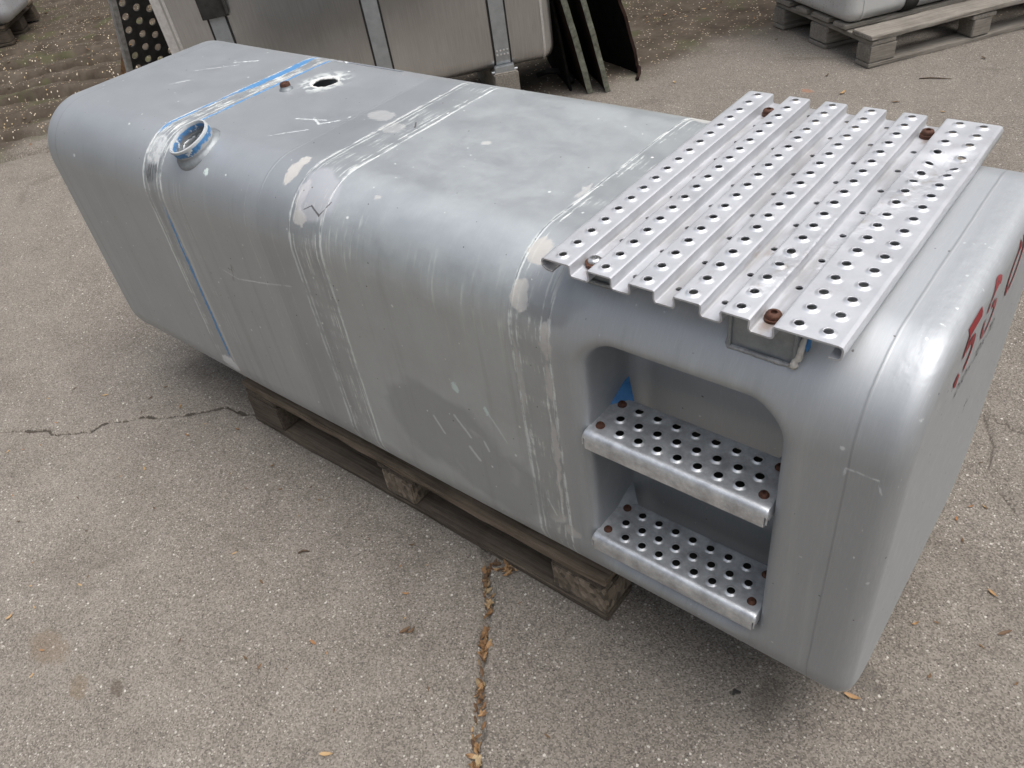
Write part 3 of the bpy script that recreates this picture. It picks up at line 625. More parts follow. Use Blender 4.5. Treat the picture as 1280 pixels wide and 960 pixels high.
def thicken(o, t, deg):
    """give a pierced sheet its thickness as real mesh, then mark the sharp edges"""
    md = o.modifiers.new('thickness', 'SOLIDIFY'); md.thickness = t; md.offset = -1
    dg = bpy.context.evaluated_depsgraph_get(); me = bpy.data.meshes.new_from_object(o.evaluated_get(dg)); o.modifiers.clear(); old = o.data; o.data = me; bpy.data.meshes.remove(old)
    smooth_by_angle(o, deg)
# ---------------- pierced sheet cells
def pierced_cell(bm, x0, x1, y0, y1, zf, cx, cy, r, rise, rd, n=16, shape=None):
    """rect cell with a raised, pierced dimple; zf(x,y) base height; returns nothing"""
    def ray_rect(a):
        dx, dy = math.cos(a), math.sin(a); t = 1e9
        if dx > 1e-9: t = min(t, (x1 - cx) / dx)
        if dx < -1e-9: t = min(t, (x0 - cx) / dx)
        if dy > 1e-9: t = min(t, (y1 - cy) / dy)
        if dy < -1e-9: t = min(t, (y0 - cy) / dy)
        return cx + dx * t, cy + dy * t
    angs = sorted([2 * math.pi * k / n for k in range(n)] + [math.atan2(b - cy, a - cx) % (2 * math.pi) for a in (x0, x1) for b in (y0, y1)])
    angs = [a for i, a in enumerate(angs) if i == 0 or a - angs[i - 1] > 1e-4]
    prof = [(rd * 1.10, 0.0), (rd, 0.0), (rd * 0.62 + r * 0.38, rise * 0.45), (r * 1.12, rise), (r, rise * 0.92), (r * 0.97, rise * 0.45)] if rise > 0 else [(r, 0.0)]
    prev = [bm.verts.new((*q, zf(*q))) for q in map(ray_rect, angs)]
    for rr, dz in prof:
        ring = [bm.verts.new((cx + rr * math.cos(a), cy + rr * math.sin(a), zf(cx, cy) * 0 + zf(cx + rr * math.cos(a), cy + rr * math.sin(a)) + dz)) for a in angs]
        m = len(angs)
        for i in range(m): bm.faces.new((prev[i], prev[(i + 1) % m], ring[(i + 1) % m], ring[i]))
        prev = ring
# ---------------- running board (corrugated tread plate)
PZ = 0.880; PV = 0.0165; PY0, PY1 = -0.022, 0.606
RIDGES = [(-0.040, 0.0), (0.0325, 0.0665), (0.0965, 0.1305), (0.1615, 0.1950), (0.2250, 0.2585), (0.2910, 0.3660)]
VALLEYS = [(0.0055, 0.0290), (0.0715, 0.0930), (0.1355, 0.1575), (0.2000, 0.2215), (0.2635, 0.2870)]
def plate_z(x, y, base):
    """the board is bent and dented: slight sag plus two knocks on the right-hand ridge"""
    z = base + 0.0012 * math.sin(5 * y + 3 * x)
    for (a, b, r, dp) in ((0.335, 0.455, 0.028, 0.0100), (0.318, 0.405, 0.020, 0.0060), (0.352, 0.49, 0.015, 0.004), (0.245, 0.12, 0.02, 0.003), (0.31, 0.28, 0.02, 0.002)):
        z -= dp * math.exp(-((x - a) ** 2 + (y - b) ** 2) / (r * r))
    return z
def board_xy(x, y): return x, y
bm = bmesh.new(); pitch = (PY1 - PY0) / 18.5
nh = 18
ys = [PY0 + (PY1 - PY0) * k / nh for k in range(nh + 1)]
top_z = lambda x, y: plate_z(x, y, PZ); val_z = lambda x, y: plate_z(x, y, PZ - PV)
for i, (a, b) in enumerate(RIDGES):
    stag = 0.0
    a, b = a + 0.0016, b - 0.0016
    cells = [(a, b)] if i < 5 else [(a, (a + b) / 2), ((a + b) / 2, b)]
    for j, (ca, cb) in enumerate(cells):
        for k in range(nh):
            yc = (ys[k] + ys[k + 1]) / 2 + (0.0 if (i + j) % 2 == 0 else 0.0)
            jit = 0.0
            pierced_cell(bm, ca, cb, ys[k], ys[k + 1], top_z, (ca + cb) / 2 + jit + (0.002 if i == 5 and j == 0 else 0), yc, 0.0058, 0.0027, 0.0106)
for i, (a, b) in enumerate(VALLEYS):
    for k in range(nh // 2):
        y0, y1 = ys[2 * k], ys[2 * k + 2]
        pierced_cell(bm, a + 0.0012, b - 0.0012, y0, y1, val_z, (a + b) / 2, (y0 + y1) / 2 + 0.004, 0.0046, 0.0, 0.0046)
def strip(bm, prof, n=36):
    rows = [[bm.verts.new((px, PY0 + (PY1 - PY0) * k / n, plate_z(px, PY0 + (PY1 - PY0) * k / n, pz))) for px, pz in prof] for k in range(n + 1)]
    for A, B in zip(rows, rows[1:]):
        for i in range(len(prof) - 1): bm.faces.new((A[i], A[i + 1], B[i + 1], B[i]))
lo = PZ - PV
for i, (va, vb) in enumerate(VALLEYS):
    ra, rb = RIDGES[i][1], RIDGES[i + 1][0]
    strip(bm, [(ra - 0.0016, PZ), (ra, PZ), (ra + 0.0022, PZ - 0.001), (ra + 0.0030, PZ - 0.004), (va - 0.0025, lo + 0.003), (va - 0.0013, lo + 0.0008), (va, lo), (va + 0.0012, lo)])
    strip(bm, [(vb - 0.0012, lo), (vb, lo), (vb + 0.0013, lo + 0.0008), (vb + 0.0022, lo + 0.003), (rb - 0.0026, PZ - 0.004), (rb - 0.0018, PZ - 0.001), (rb, PZ), (rb + 0.0016, PZ)])
x0 = RIDGES[0][0]; x1 = RIDGES[-1][1]
strip(bm, [(x0 + 0.012, PZ - 0.020), (x0 + 0.002, PZ - 0.019), (x0 - 0.005, PZ - 0.014), (x0 - 0.006, PZ - 0.006), (x0 - 0.004, PZ - 0.0015), (x0, PZ), (x0 + 0.0016, PZ)])
strip(bm, [(x1 - 0.0016, PZ), (x1, PZ), (x1 + 0.004, PZ - 0.0015), (x1 + 0.006, PZ - 0.006), (x1 + 0.005, PZ - 0.017), (x1 + 0.001, PZ - 0.021), (x1 - 0.010, PZ - 0.021)])
bmesh.ops.remove_doubles(bm, verts=bm.verts, dist=0.0004)
board = child(from_bm('running_board', bm, M['tread'], None, True), tank)
thicken(board, 0.0026, 42)
def bolt(bm, r, h, mat):
    lathe_bm(bm, [(r * 1.15, -0.004), (r * 1.15, 0.001), (r, 0.0015), (r, h * 0.55), (r * 0.86, h * 0.85), (r * 0.55, h), (r * 0.42, h), (r * 0.40, h * 0.55), (0, h * 0.55)], 20, mat)
    return bm
for bx, by, m_ in ((0.0175, 0.016, 'zinc'), (0.0175, 0.555, 'rust'), (0.2755, 0.565, 'rust'), (0.2755, 0.012, 'rust')):
    o = from_bm('bolt', bolt(bmesh.new(), 0.0098, 0.0085, Matrix.Translation((bx, by, PZ - PV + 0.0035))), M[m_], None); smooth_by_angle(o, 40); o.parent = board
    if m_ == 'zinc':
        bm = bmesh.new(); lathe_bm(bm, [(0.0135, -0.002), (0.0135, 0.003), (0.0100, 0.0045)], 24, Matrix.Translation((bx, by, PZ - PV + 0.0025)))
        w = from_bm('washer', bm, M['rust'], None); w.parent = board
# ---------------- brackets between tank shoulder and board
def wavy_tube(pts, r, seed, n=24):
    out, rr = [], []; rnd = random.Random(seed); L = [Vector(q) for q in pts]
    tot = [0]
    for a, b in zip(L, L[1:]): tot.append(tot[-1] + (b - a).length)
    for k in range(n + 1):
        s = tot[-1] * k / n; i = max(j for j in range(len(L) - 1) if tot[j] <= s + 1e-9); f = (s - tot[i]) / max(1e-6, tot[i + 1] - tot[i])
        out.append(L[i].lerp(L[i + 1], f) + Vector([rnd.uniform(-1, 1) * r * 0.25 for _ in range(3)])); rr.append(r * rnd.uniform(0.75, 1.2))
    return out, rr
def shoulder_y(z):
    """front-shoulder surface y at height z"""
    c = ZT - RC
    return YF if z < c else YF + RC - math.sqrt(max(0, RC * RC - (z - c) ** 2))
for (a, b, zb, seed) in ((0.226, 0.308, 0.811, 1), (-0.008, 0.048, 0.829, 2)):
    yb = shoulder_y(zb); bm = bmesh.new(); t = 0.005; ztop = PZ - PV - 0.004
    box_bm(bm, (a, yb + 0.002, zb - 0.004), (b, yb + 0.002 + t, ztop))                # face plate
    box_bm(bm, (a - t + 0.0015, yb - 0.002, zb), (a + 0.0015, yb + 0.09, ztop - 0.001)); box_bm(bm, (b - 0.0015, yb - 0.002, zb), (b + t - 0.0015, yb + 0.09, ztop - 0.001))
    bmesh.ops.bevel(bm, geom=list(bm.edges), offset=0.0008, segments=1, affect='EDGES')
    br = child(from_bm('bracket', bm, M['bracket'], None), tank)
    bm = bmesh.new(); pts, rr = wavy_tube([(a - 0.004, shoulder_y(zb + 0.03) - 0.001, zb + 0.03), (a - 0.004, yb - 0.001, zb), (b + 0.004, yb - 0.001, zb), (b + 0.004, shoulder_y(zb + 0.025) - 0.001, zb + 0.025)], 0.0034, seed); tube_bm(bm, pts, rr, 7)
    w = from_bm('weld_bead', bm, M['weld'], None, True); w.parent = br
    if seed == 1:
        bm = bmesh.new(); pts, rr = wavy_tube([(b + 0.006, yb + 0.018, ztop - 0.004), (b + 0.007, yb + 0.002, zb + 0.020), (b + 0.002, yb - 0.003, zb + 0.002)], 0.0046, 9, 12); tube_bm(bm, pts, rr, 7)
        w = from_bm('filler_run', bm, M['cream'], None, True); w.parent = br
        for dx, lo_, hi_ in ((0.0115, 0.30, 0.95), (0.001, 0.35, 0.80)):
            bm = bmesh.new(); A = Vector((b + dx, yb + 0.016, ztop - 0.006)); B = Vector((b + dx + 0.002, yb + 0.0, zb + 0.016))
            tube_bm(bm, [A.lerp(B, 1 - hi_), A.lerp(B, 0.5), A.lerp(B, 1 - lo_)], [0.0022, 0.0036, 0.0014], 6); w = from_bm('blue_paint_run', bm, M['blue'], None, True); w.parent = br
for a, b in ((0.225, 0.305), (-0.010, 0.045)):                                         # rear pair
    bm = bmesh.new(); box_bm(bm, (a, 0.53, ZT - 0.03), (b, 0.60, PZ - PV - 0.004)); child(from_bm('bracket', bm, M['bracket'], None), tank)

# ---------------- the two steps
def make_step(zt):
    bm = bmesh.new(); xa, xb, ya, yb = 0.006, 0.314, -0.030, 0.066
    f = lambda x, y: zt
    nc = 9; pw = (xb - xa - 0.008) / nc; rows = [(ya + 0.0085, ya + 0.036), (ya + 0.036, ya + 0.065), (ya + 0.065, yb - 0.0015)]
    X0, X1 = xa + 0.004, xb - 0.004
    for j, (y0, y1) in enumerate(rows):
        cuts = [X0 + pw * k for k in range(nc + 1)] if j != 1 else [X0, X0 + pw * 0.5] + [X0 + pw * (k + 0.5) for k in range(1, nc)] + [X1]
        for k in range(len(cuts) - 1):
            ca, cb = cuts[k], cuts[k + 1]; blank = k in (0, len(cuts) - 2)
            if blank: bm.faces.new([bm.verts.new((a_, b_, zt)) for a_, b_ in ((ca, y0), (cb, y0), (cb, y1), (ca, y1))]); continue
            pierced_cell(bm, ca, cb, y0, y1, f, (ca + cb) / 2, (y0 + y1) / 2, 0.0068, 0.0026, 0.0112, 20)
    def sweep(prof):
        n = 16; L = [[bm.verts.new((xa + 0.004 + (xb - xa - 0.008) * k / n, q[0], q[1])) for q in prof] for k in range(n + 1)]
        for A, B in zip(L, L[1:]):
            for i in range(len(prof) - 1): bm.faces.new((A[i], B[i], B[i + 1], A[i + 1]))
    arc = [(ya + 0.007 - 0.012 * math.sin(t), zt - 0.012 * (1 - math.cos(t))) for t in np.linspace(0, math.pi / 2, 6)]
    sweep([(ya + 0.0085, zt)] + arc + [(ya - 0.0055, zt - 0.026), (ya - 0.0050, zt - 0.034), (ya + 0.002, zt - 0.036), (ya + 0.008, zt - 0.035)])
    sweep([(yb - 0.0015, zt), (yb, zt), (yb + 0.004, zt - 0.002), (yb + 0.005, zt - 0.012)])
    for xe, sg in ((xa + 0.004, -1), (xb - 0.004, 1)):                                    # end flanges
        prof = [(0, 0), (0.003, -0.001), (0.0045, -0.005), (0.0045, -0.024)]; edge = [(q[0], q[1]) for q in arc[::-1]] + [(ya + 0.007 + (yb - ya - 0.007) * k / 4, zt) for k in range(1, 5)]
        L = [[bm.verts.new((xe + sg * dx, ey, ez + dz * (1 if i > 3 else 0.6))) for dx, dz in prof] for i, (ey, ez) in enumerate(edge)]
        for A, B in zip(L, L[1:]):
            for i in range(3): bm.faces.new((A[i], A[i + 1], B[i + 1], B[i]))
    bmesh.ops.remove_doubles(bm, verts=bm.verts, dist=0.0004)
    st = child(from_bm('step', bm, M['step'], None, True), tank); thicken(st, 0.0024, 48)
    for bx, by in ((0.024, ya + 0.022), (0.027, ya + 0.081), (0.296, ya + 0.022), (0.293, ya + 0.081)):
        o = from_bm('bolt', bolt(bmesh.new(), 0.0066, 0.0052, Matrix.Translation((bx, by, zt + 0.0005))), M['rust'], None); smooth_by_angle(o, 40); o.parent = st
    bm = bmesh.new(); box_bm(bm, (xa + 0.006, ya + 0.004, zt - 0.020), (xb - 0.006, yb + 0.003, zt - 0.015)); pn = from_bm('hole_shade_pan', bm, M['dark'], None); pn.parent = st  # added pan below the tread, keeps the step holes dark
    for bx, sg in ((0.012, 1), (0.308, -1)):                                                # carrier tabs under and behind the step
        bm = bmesh.new(); v = [(bx - sg * 0.012, yb - 0.045, zt - 0.003), (bx + sg * 0.026, yb + 0.004, zt - 0.003), (bx + sg * 0.000, yb + 0.030, zt + 0.022), (bx - sg * 0.012, yb + 0.010, zt + 0.020)]
        q = [bm.verts.new(a) for a in v]; q2 = [bm.verts.new((a[0], a[1], a[2] - 0.004)) for a in v]
        bm.faces.new(q); bm.faces.new(q2[::-1])
        for i in range(4): bm.faces.new((q[i], q2[i], q2[(i + 1) % 4], q[(i + 1) % 4]))
        tb = from_bm('carrier_tab', bm, M['blue'] if (sg > 0 and zt > 0.5) else M['bracket'], None); tb.parent = st
    return st
for zt_, lb in ((0.582, 'upper step with scuffed bright edge'), (0.328, 'lower step with scuffed bright edge')):
    make_step(zt_)['label'] = lb

# ---------------- stencilled number and marker writing on the end, wrapped onto the metal
def wrap_end(y, z, off=0.0009):
    x = XR + 0.004
    for _ in range(12): x -= float(sdf(np.array(x), np.array(y), np.array(z))) * 0.9
    return x + off
def strokes_mesh(name, strokes, mat, to_yz):
    V_, F_ = [], []
    for pts, w in strokes:
        q = [Vector(p) for p in pts]; fine = []
        for a, b in zip(q, q[1:]):
            n = max(1, int((b - a).length / 0.06)); fine += [a.lerp(b, k / n) for k in range(n)]
        fine.append(q[-1])
        for i, p in enumerate(fine):
            d = (fine[min(i + 1, len(fine) - 1)] - fine[max(i - 1, 0)]).normalized(); nrm = Vector((-d.y, d.x)) * w / 2
            for s in (-1, 0, 1):
                u = p + nrm * s; yy, zz = to_yz(u.x, u.y); V_.append((wrap_end(yy, zz), yy, zz))
            if i: 
                k = len(V_) - 6; F_ += [(k, k + 1, k + 4, k + 3), (k + 1, k + 2, k + 5, k + 4)]
    return child(from_py(name, V_, F_, mat, None, True), tank)
def arc_pts(cx, cy, rx, ry, a0, a1, n=12): return [(cx + rx * math.cos(math.radians(a0 + (a1 - a0) * k / n)), cy + ry * math.sin(math.radians(a0 + (a1 - a0) * k / n))) for k in range(n + 1)]
H_, W_ = 0.086, 0.066
def digit(name, strokes, y0, z0, mat): return strokes_mesh(name, strokes, mat, lambda u, v: (y0 + u * W_, z0 + v * H_))
digit('stencil_digit', [([(0.95, 0.93), (0.14, 0.93)], 0.16), ([(0.20, 0.88), (0.13, 0.53)], 0.17), (arc_pts(0.46, 0.34, 0.42, 0.30, 120, -70), 0.17), (arc_pts(0.42, 0.30, 0.40, 0.28, 250, 195, 5), 0.22)], 0.120, 0.753, M['red'])
digit('stencil_digit', [(arc_pts(0.5, 0.52, 0.40, 0.46, 60, 170), 0.14), (arc_pts(0.5, 0.52, 0.40, 0.48, 185, 262), 0.14), (arc_pts(0.5, 0.29, 0.38, 0.27, -80, 95), 0.14)], 0.218, 0.752, M['redfade'])
digit('stencil_digit', [(arc_pts(0.5, 0.5, 0.36, 0.46, 100, 260), 0.15), (arc_pts(0.5, 0.5, 0.36, 0.46, -80, 80), 0.15)], 0.330, 0.752, M['red'])
fc = bpy.data.curves.new('marker', 'FONT'); fc.body = '210 x 70 x 70'; fc.size = 0.030; fc.resolution_u = 3; fo = bpy.data.objects.new('marker', fc)
col.objects.link(fo); bpy.context.view_layer.update(); fm = bpy.data.meshes.new_from_object(fo); bpy.data.objects.remove(fo)
bm = bmesh.new(); bm.from_mesh(fm); bpy.data.meshes.remove(fm)
for v in bm.verts: yy, zz = 0.150 + v.co.x * 1.0 + v.co.y * 0.2, 0.716 + v.co.y * 0.95 + v.co.x * 0.02; v.co = (wrap_end(yy, zz, 0.0008), yy, zz)
child(from_bm('marker_dimensions', bm, M['ink'], None), tank)

# ================================================================ PALLETS
def rough_box(lx, ly, lz, seed, nseg=8, wear=0.003, bev=0.003):
    """board with worn, uneven edges; origin at centre"""
    rnd = random.Random(seed); bm = bmesh.new(); box_bm(bm, (-lx / 2, -ly / 2, -lz / 2), (lx / 2, ly / 2, lz / 2))
    long_e = [e for e in bm.edges if abs(e.verts[0].co.x - e.verts[1].co.x) > lx * 0.9]
    bmesh.ops.subdivide_edges(bm, edges=long_e, cuts=nseg, use_grid_fill=True)
    bmesh.ops.bevel(bm, geom=[e for e in bm.edges if len(e.link_faces) == 2 and e.calc_face_angle(0) > 0.5], offset=bev, segments=2, affect='EDGES')
    s1, s2 = rnd.uniform(0, 9), rnd.uniform(0, 9)
    for v in bm.verts:
        edge = (abs(v.co.y) > ly / 2 - bev * 1.5) + (abs(v.co.z) > lz / 2 - bev * 1.5) + (abs(v.co.x) > lx / 2 - bev * 1.5)
        k = wear * (0.5 if edge < 2 else 1.0)
        v.co.z -= math.copysign(1, v.co.z) * k * 0.5 * (rnd.random()); v.co.y -= math.copysign(1, v.co.y) * k * rnd.random()
        v.co.z += wear * 0.4 * math.sin(v.co.x * 6 + s1); v.co.y += wear * 0.5 * math.sin(v.co.x * 5 + s2)
    me = bpy.data.meshes.new('board'); bmesh.ops.recalc_face_normals(bm, faces=bm.faces); bm.to_mesh(me); bm.free(); return me
def make_pallet(loc, rz, wood, chip, seed, label, nails=True):
    """long side along local +X from 0 back to -1.2, depth +Y 0..0.8"""
    root = empty('wooden_pallet', loc, (0, 0, rz)); tag(root, label, 'pallet', 'wooden pallets under the tanks')
    def put(name, me, x, y, z, m, rot=0):
        o = link_mesh(name, me.copy() if me.materials and me.materials[0] != m else me, m, root); o.location = (x, y, z); o.rotation_euler = (0, 0, rot); return o
    g_ = 0.0008
    for i, (y, w) in enumerate(((0.0725, 0.145), (0.2425, 0.1), (0.4, 0.145), (0.5575, 0.1), (0.7275, 0.145))):
        put('top_board', rough_box(1.2, w, 0.022, seed + i, 14, 0.004), -0.6, y, 0.133, M['topwood'] if wood is M['wood'] else wood, 0.002 * (i - 2))
    for i, x in enumerate((-0.0725, -0.6, -1.1275)):
        put('stringer', rough_box(0.79, 0.130, 0.0212, seed + 10 + i), x, 0.4, 0.111, wood, math.pi / 2)
    ws = (0.138, 0.100, 0.138)
    for i, x in enumerate((-0.0725, -0.602, -1.1275)):
        for j, (y, d) in enumerate(((0.051, 0.098), (0.4, 0.142), (0.749, 0.098))):
            put('block', rough_box(ws[i], d, 0.078, seed + 20 + i * 3 + j, 3, 0.003, 0.004), x, y, 0.0612, chip if (i + j) % 3 != 2 else wood)
    for i, (y, w) in enumerate(((0.051, 0.1), (0.4, 0.145), (0.749, 0.1))):
        put('bottom_board', rough_box(1.195, w, 0.0215, seed + 40 + i, 14, 0.003), -0.6, y, 0.0112, wood)
    if nails:
        bmn = bmesh.new(); lathe_bm(bmn, [(0.0045, -0.004), (0.0045, 0.0008), (0.003, 0.0014), (0, 0.0014)], 10); me = bpy.data.meshes.new('nail'); bmesh.ops.recalc_face_normals(bmn, faces=bmn.faces); bmn.to_mesh(me); bmn.free()
        for x in (-0.0725, -0.6, -1.1275):
            for dx, dy in ((-0.03, 0.03), (0.025, 0.022)): o = link_mesh('nail', me, M['rust'], root); o.location = (x + dx, 0.015 + dy, 0.1438)
    return root
make_pallet((0, 0, 0), 0, M['wood'], M['chip'], 100, 'dark weathered wooden pallet carrying the big silver tank in front')

# ================================================================ BACKGROUND TANKS
def capsule_tank(L, H, D, r, re, n=10, m=8):
    """rounded-box shell, local x 0..-L, front at y=0, bottom at z=0"""
    def sec(ins):
        out = []; rr = max(0.01, r - ins); y0, y1, z0, z1 = ins, D - ins, ins, H - ins
        for cy, cz, a0 in ((y1 - rr, z1 - rr, 0), (y0 + rr, z1 - rr, 90), (y0 + rr, z0 + rr, 180), (y1 - rr, z0 + rr, 270)):
            for k in range(n + 1): a = math.radians(a0 + 90 * k / n); out.append((cy + rr * math.cos(a), cz + rr * math.sin(a)))
        return out
    st = [(-L + re * (1 - math.cos(t)), re * (1 - math.sin(t))) for t in np.linspace(0, math.pi / 2, m)] + [(-L * 0.5, 0)] + [(-re * (1 - math.cos(t)), re * (1 - math.sin(t))) for t in np.linspace(math.pi / 2, 0, m)]
    V_, F_ = [], []; k = 4 * (n + 1)
    for x, ins in st: V_ += [(x, a, b) for a, b in sec(ins)]
    for i in range(len(st) - 1):
        for j in range(k): F_.append((i * k + j, i * k + (j + 1) % k, (i + 1) * k + (j + 1) % k, (i + 1) * k + j))
    F_.append(tuple(range(k))); F_.append(tuple(range((len(st) - 1) * k, len(st) * k))[::-1])
    return V_, F_
def ring_strap(x0, x1, H, D, r, off, th, n=10):
    """band round the shell with thickness"""
    def sec(o_):
        out = []
        for cy, cz, a0 in ((D - r, H - r, 0), (r, H - r, 90), (r, r, 180), (D - r, r, 270)):
            for k in range(n + 1): a = math.radians(a0 + 90 * k / n); out.append((cy + (r + o_) * math.cos(a), cz + (r + o_) * math.sin(a)))
        return out
    A, B = sec(off), sec(off + th); k = len(A); V_ = [(x, a, b) for x, s in ((x0, A), (x0, B), (x1, B), (x1, A)) for a, b in s]; F_ = []
    for q in range(4):
        for j in range(k): F_.append((q * k + j, ((q + 1) % 4) * k + j, ((q + 1) % 4) * k + (j + 1) % k, q * k + (j + 1) % k))
    return V_, F_
YA, PA, RA = 0.866, 0.019, 0.052
RMA = Matrix.Rotation(YA, 4, 'Z') @ Matrix.Rotation(-PA, 4, 'Y') @ Matrix.Rotation(RA, 4, 'X')
ta = empty('fuel_tank'); ta.location = (-1.752, 2.193, 0.203); ta.rotation_euler = RMA.to_euler()
tag(ta, 'brushed aluminium fuel tank with grey steel straps standing behind the big silver tank', 'fuel tank')
HA, DA, RAr = 0.66, 0.62, 0.085
V_, F_ = capsule_tank(1.615, HA, DA, RAr, 0.045); V_ = [(x + 0.045, y, z) for x, y, z in V_]
sh = from_py('tank_shell', V_, F_, M['brushed'], ta); smooth_by_angle(sh, 40)
for xx in (-0.004, -1.523):
    V_, F_ = ring_strap(xx - 0.005, xx + 0.005, HA, DA, RAr, -0.002, 0.005); o = from_py('end_seam', V_, F_, M['rim'], ta); smooth_by_angle(o, 40)
V_, F_ = ring_strap(-1.572, -1.530, HA - 0.006, DA - 0.006, RAr, -0.003, 0.004); o = from_py('folded_rim', [(x, y + 0.003, z + 0.003) for x, y, z in V_], F_, M['rim'], ta); smooth_by_angle(o, 40)
for xs, w in ((-0.726, 0.064), (-0.200, 0.064), (-1.343, 0.064)):
    V_, F_ = ring_strap(xs - w / 2, xs + w / 2, HA, DA, RAr, 0.004, 0.004); s_ = from_py('strap', V_, F_, M['strap'], ta); smooth_by_angle(s_, 40)
    V_, F_ = ring_strap(xs - w / 2 - 0.009, xs + w / 2 + 0.009, HA, DA, RAr, -0.0005, 0.0045); o = from_py('rubber_lining', V_, F_, M['rubber'], s_); smooth_by_angle(o, 40)
    bm = bmesh.new()
    for k in range(8): lathe_bm(bm, [(0.0042, -0.002), (0.0042, 0.002), (0, 0.003)], 8, Matrix.Translation((xs - 0.024 + 0.016 * (k % 4), -0.0085, 0.085 + 0.018 * (k // 4))) @ Matrix.Rotation(math.pi / 2, 4, 'X'))
    o = from_bm('spot_welds', bm, M['rim'], None); o.parent = s_
    bm = bmesh.new(); box_bm(bm, (xs - 0.045, -0.012, -0.012), (xs + 0.045, 0.05, 0.035)); bmesh.ops.bevel(bm, geom=list(bm.edges), offset=0.004, segments=2, affect='EDGES')
    lathe_bm(bm, [(0, -0.06), (0.006, -0.06), (0.006, 0.06), (0, 0.06)], 10, Matrix.Translation((xs, 0.0, 0.008)) @ Matrix.Rotation(math.pi / 2, 4, 'Y'))
    o = from_bm('strap_clamp', bm, M['strap'], None); o.parent = s_
# dark cover folded over the first strap
bm = bmesh.new(); box_bm(bm, (-1.398, -0.020, 0.475), (-1.288, -0.0095, 0.64)); box_bm(bm, (-1.298, -0.034, 0.485), (-1.288, -0.0205, 0.64)); bmesh.ops.bevel(bm, geom=list(bm.edges), offset=0.002, segments=1, affect='EDGES')
from_bm('strap_cover', bm, M['dark'], ta)
# what it stands on: timber blocks
for lx_, lab in ((-0.20, 'pale timber block under the right strap of the brushed tank'), (-1.343, 'pale timber block under the left strap of the brushed tank')):
    q = RMA @ Vector((lx_, 0.30, 0)) + ta.location; hgt = q.z - 0.010
    o = link_mesh('timber_block', rough_box(0.66, 0.115, hgt, 300 + int(lx_ * 10), 6, 0.003, 0.005), M['paleW']); o.location = (q.x, q.y, hgt / 2); o.rotation_euler = (0, 0, YA + math.pi / 2)
    tag(o, lab, 'timber block', 'timber blocks under the brushed tank')

# perforated dark plate by the left end, standing upright
def perforated_plate():
    bm = bmesh.new(); nx_, nz_ = 5, 13; w, h = 0.058, 0.062
    for i in range(nx_):
        for k in range(nz_):
            x0, z0 = i * w, k * h; off = 0.012 if i % 2 else -0.012
            pierced_cell(bm, x0, x0 + w, z0, z0 + h, lambda a, b: 0.0, x0 + w / 2, z0 + h / 2 + off, 0.0165, 0.0, 0.0165, 16)
    bmesh.ops.remove_doubles(bm, verts=bm.verts, dist=0.0004)
    o = from_bm('plate_sheet', bm, M['dark'], None); s = o.modifiers.new('t', 'SOLIDIFY'); s.thickness = 0.006; s.offset = 0; return o
pp_root = empty('perforated_plate', (-3.36, 1.0, 0.0)); tag(pp_root, 'dark perforated steel plate leaning by the left end of the brushed tank', 'perforated plate')
sheet = perforated_plate(); sheet.parent = pp_root
u_ = Vector((0.05, 1, 0)).normalized(); w_ = Vector((0.37, -0.02, 0.93)).normalized(); n_ = u_.cross(w_).normalized()
Mx = Matrix((( u_.x, w_.x, n_.x, 0), (u_.y, w_.y, n_.y, 0), (u_.z, w_.z, n_.z, 0.004), (0, 0, 0, 1))); sheet.matrix_local = Mx
e_ = link_mesh('edge_flange', rough_box(0.80, 0.026, 0.030, 77, 8, 0.002, 0.002), M['greyedge'], pp_root); e_.matrix_local = Mx @ Matrix.Translation((-0.0135, 0.403, 0.002)) @ Matrix.Rotation(math.pi / 2, 4, 'Z')
bm = bmesh.new(); wp = [(0.20, 0.10, -0.020), (0.20, 0.62, -0.020), (0.21, 0.635, -0.020), (0.225, 0.62, -0.020), (0.225, 0.10, -0.020)]; tube_bm(bm, wp, 0.004, 6)
o = from_bm('wire_handle', bm, M['greyedge'], pp_root, True); o.matrix_local = Mx
# rusty angle iron beside it
bm = bmesh.new(); Ar = Matrix.Translation((-3.63, 0.985, 0.0)) @ Matrix.Rotation(math.radians(42), 4, 'Y')
box_bm(bm, (-0.022, -0.003, 0.0), (0.022, 0.003, 0.70), Ar); box_bm(bm, (-0.022, 0.0032, 0.0), (-0.017, 0.045, 0.69), Ar)
tag(from_bm('angle_iron', bm, mat_simple('rusty_angle', (0.08, 0.04, 0.018), (0.24, 0.13, 0.05), 50, 0.85)), 'rusty angle iron leaning beside the dark perforated plate', 'angle iron')

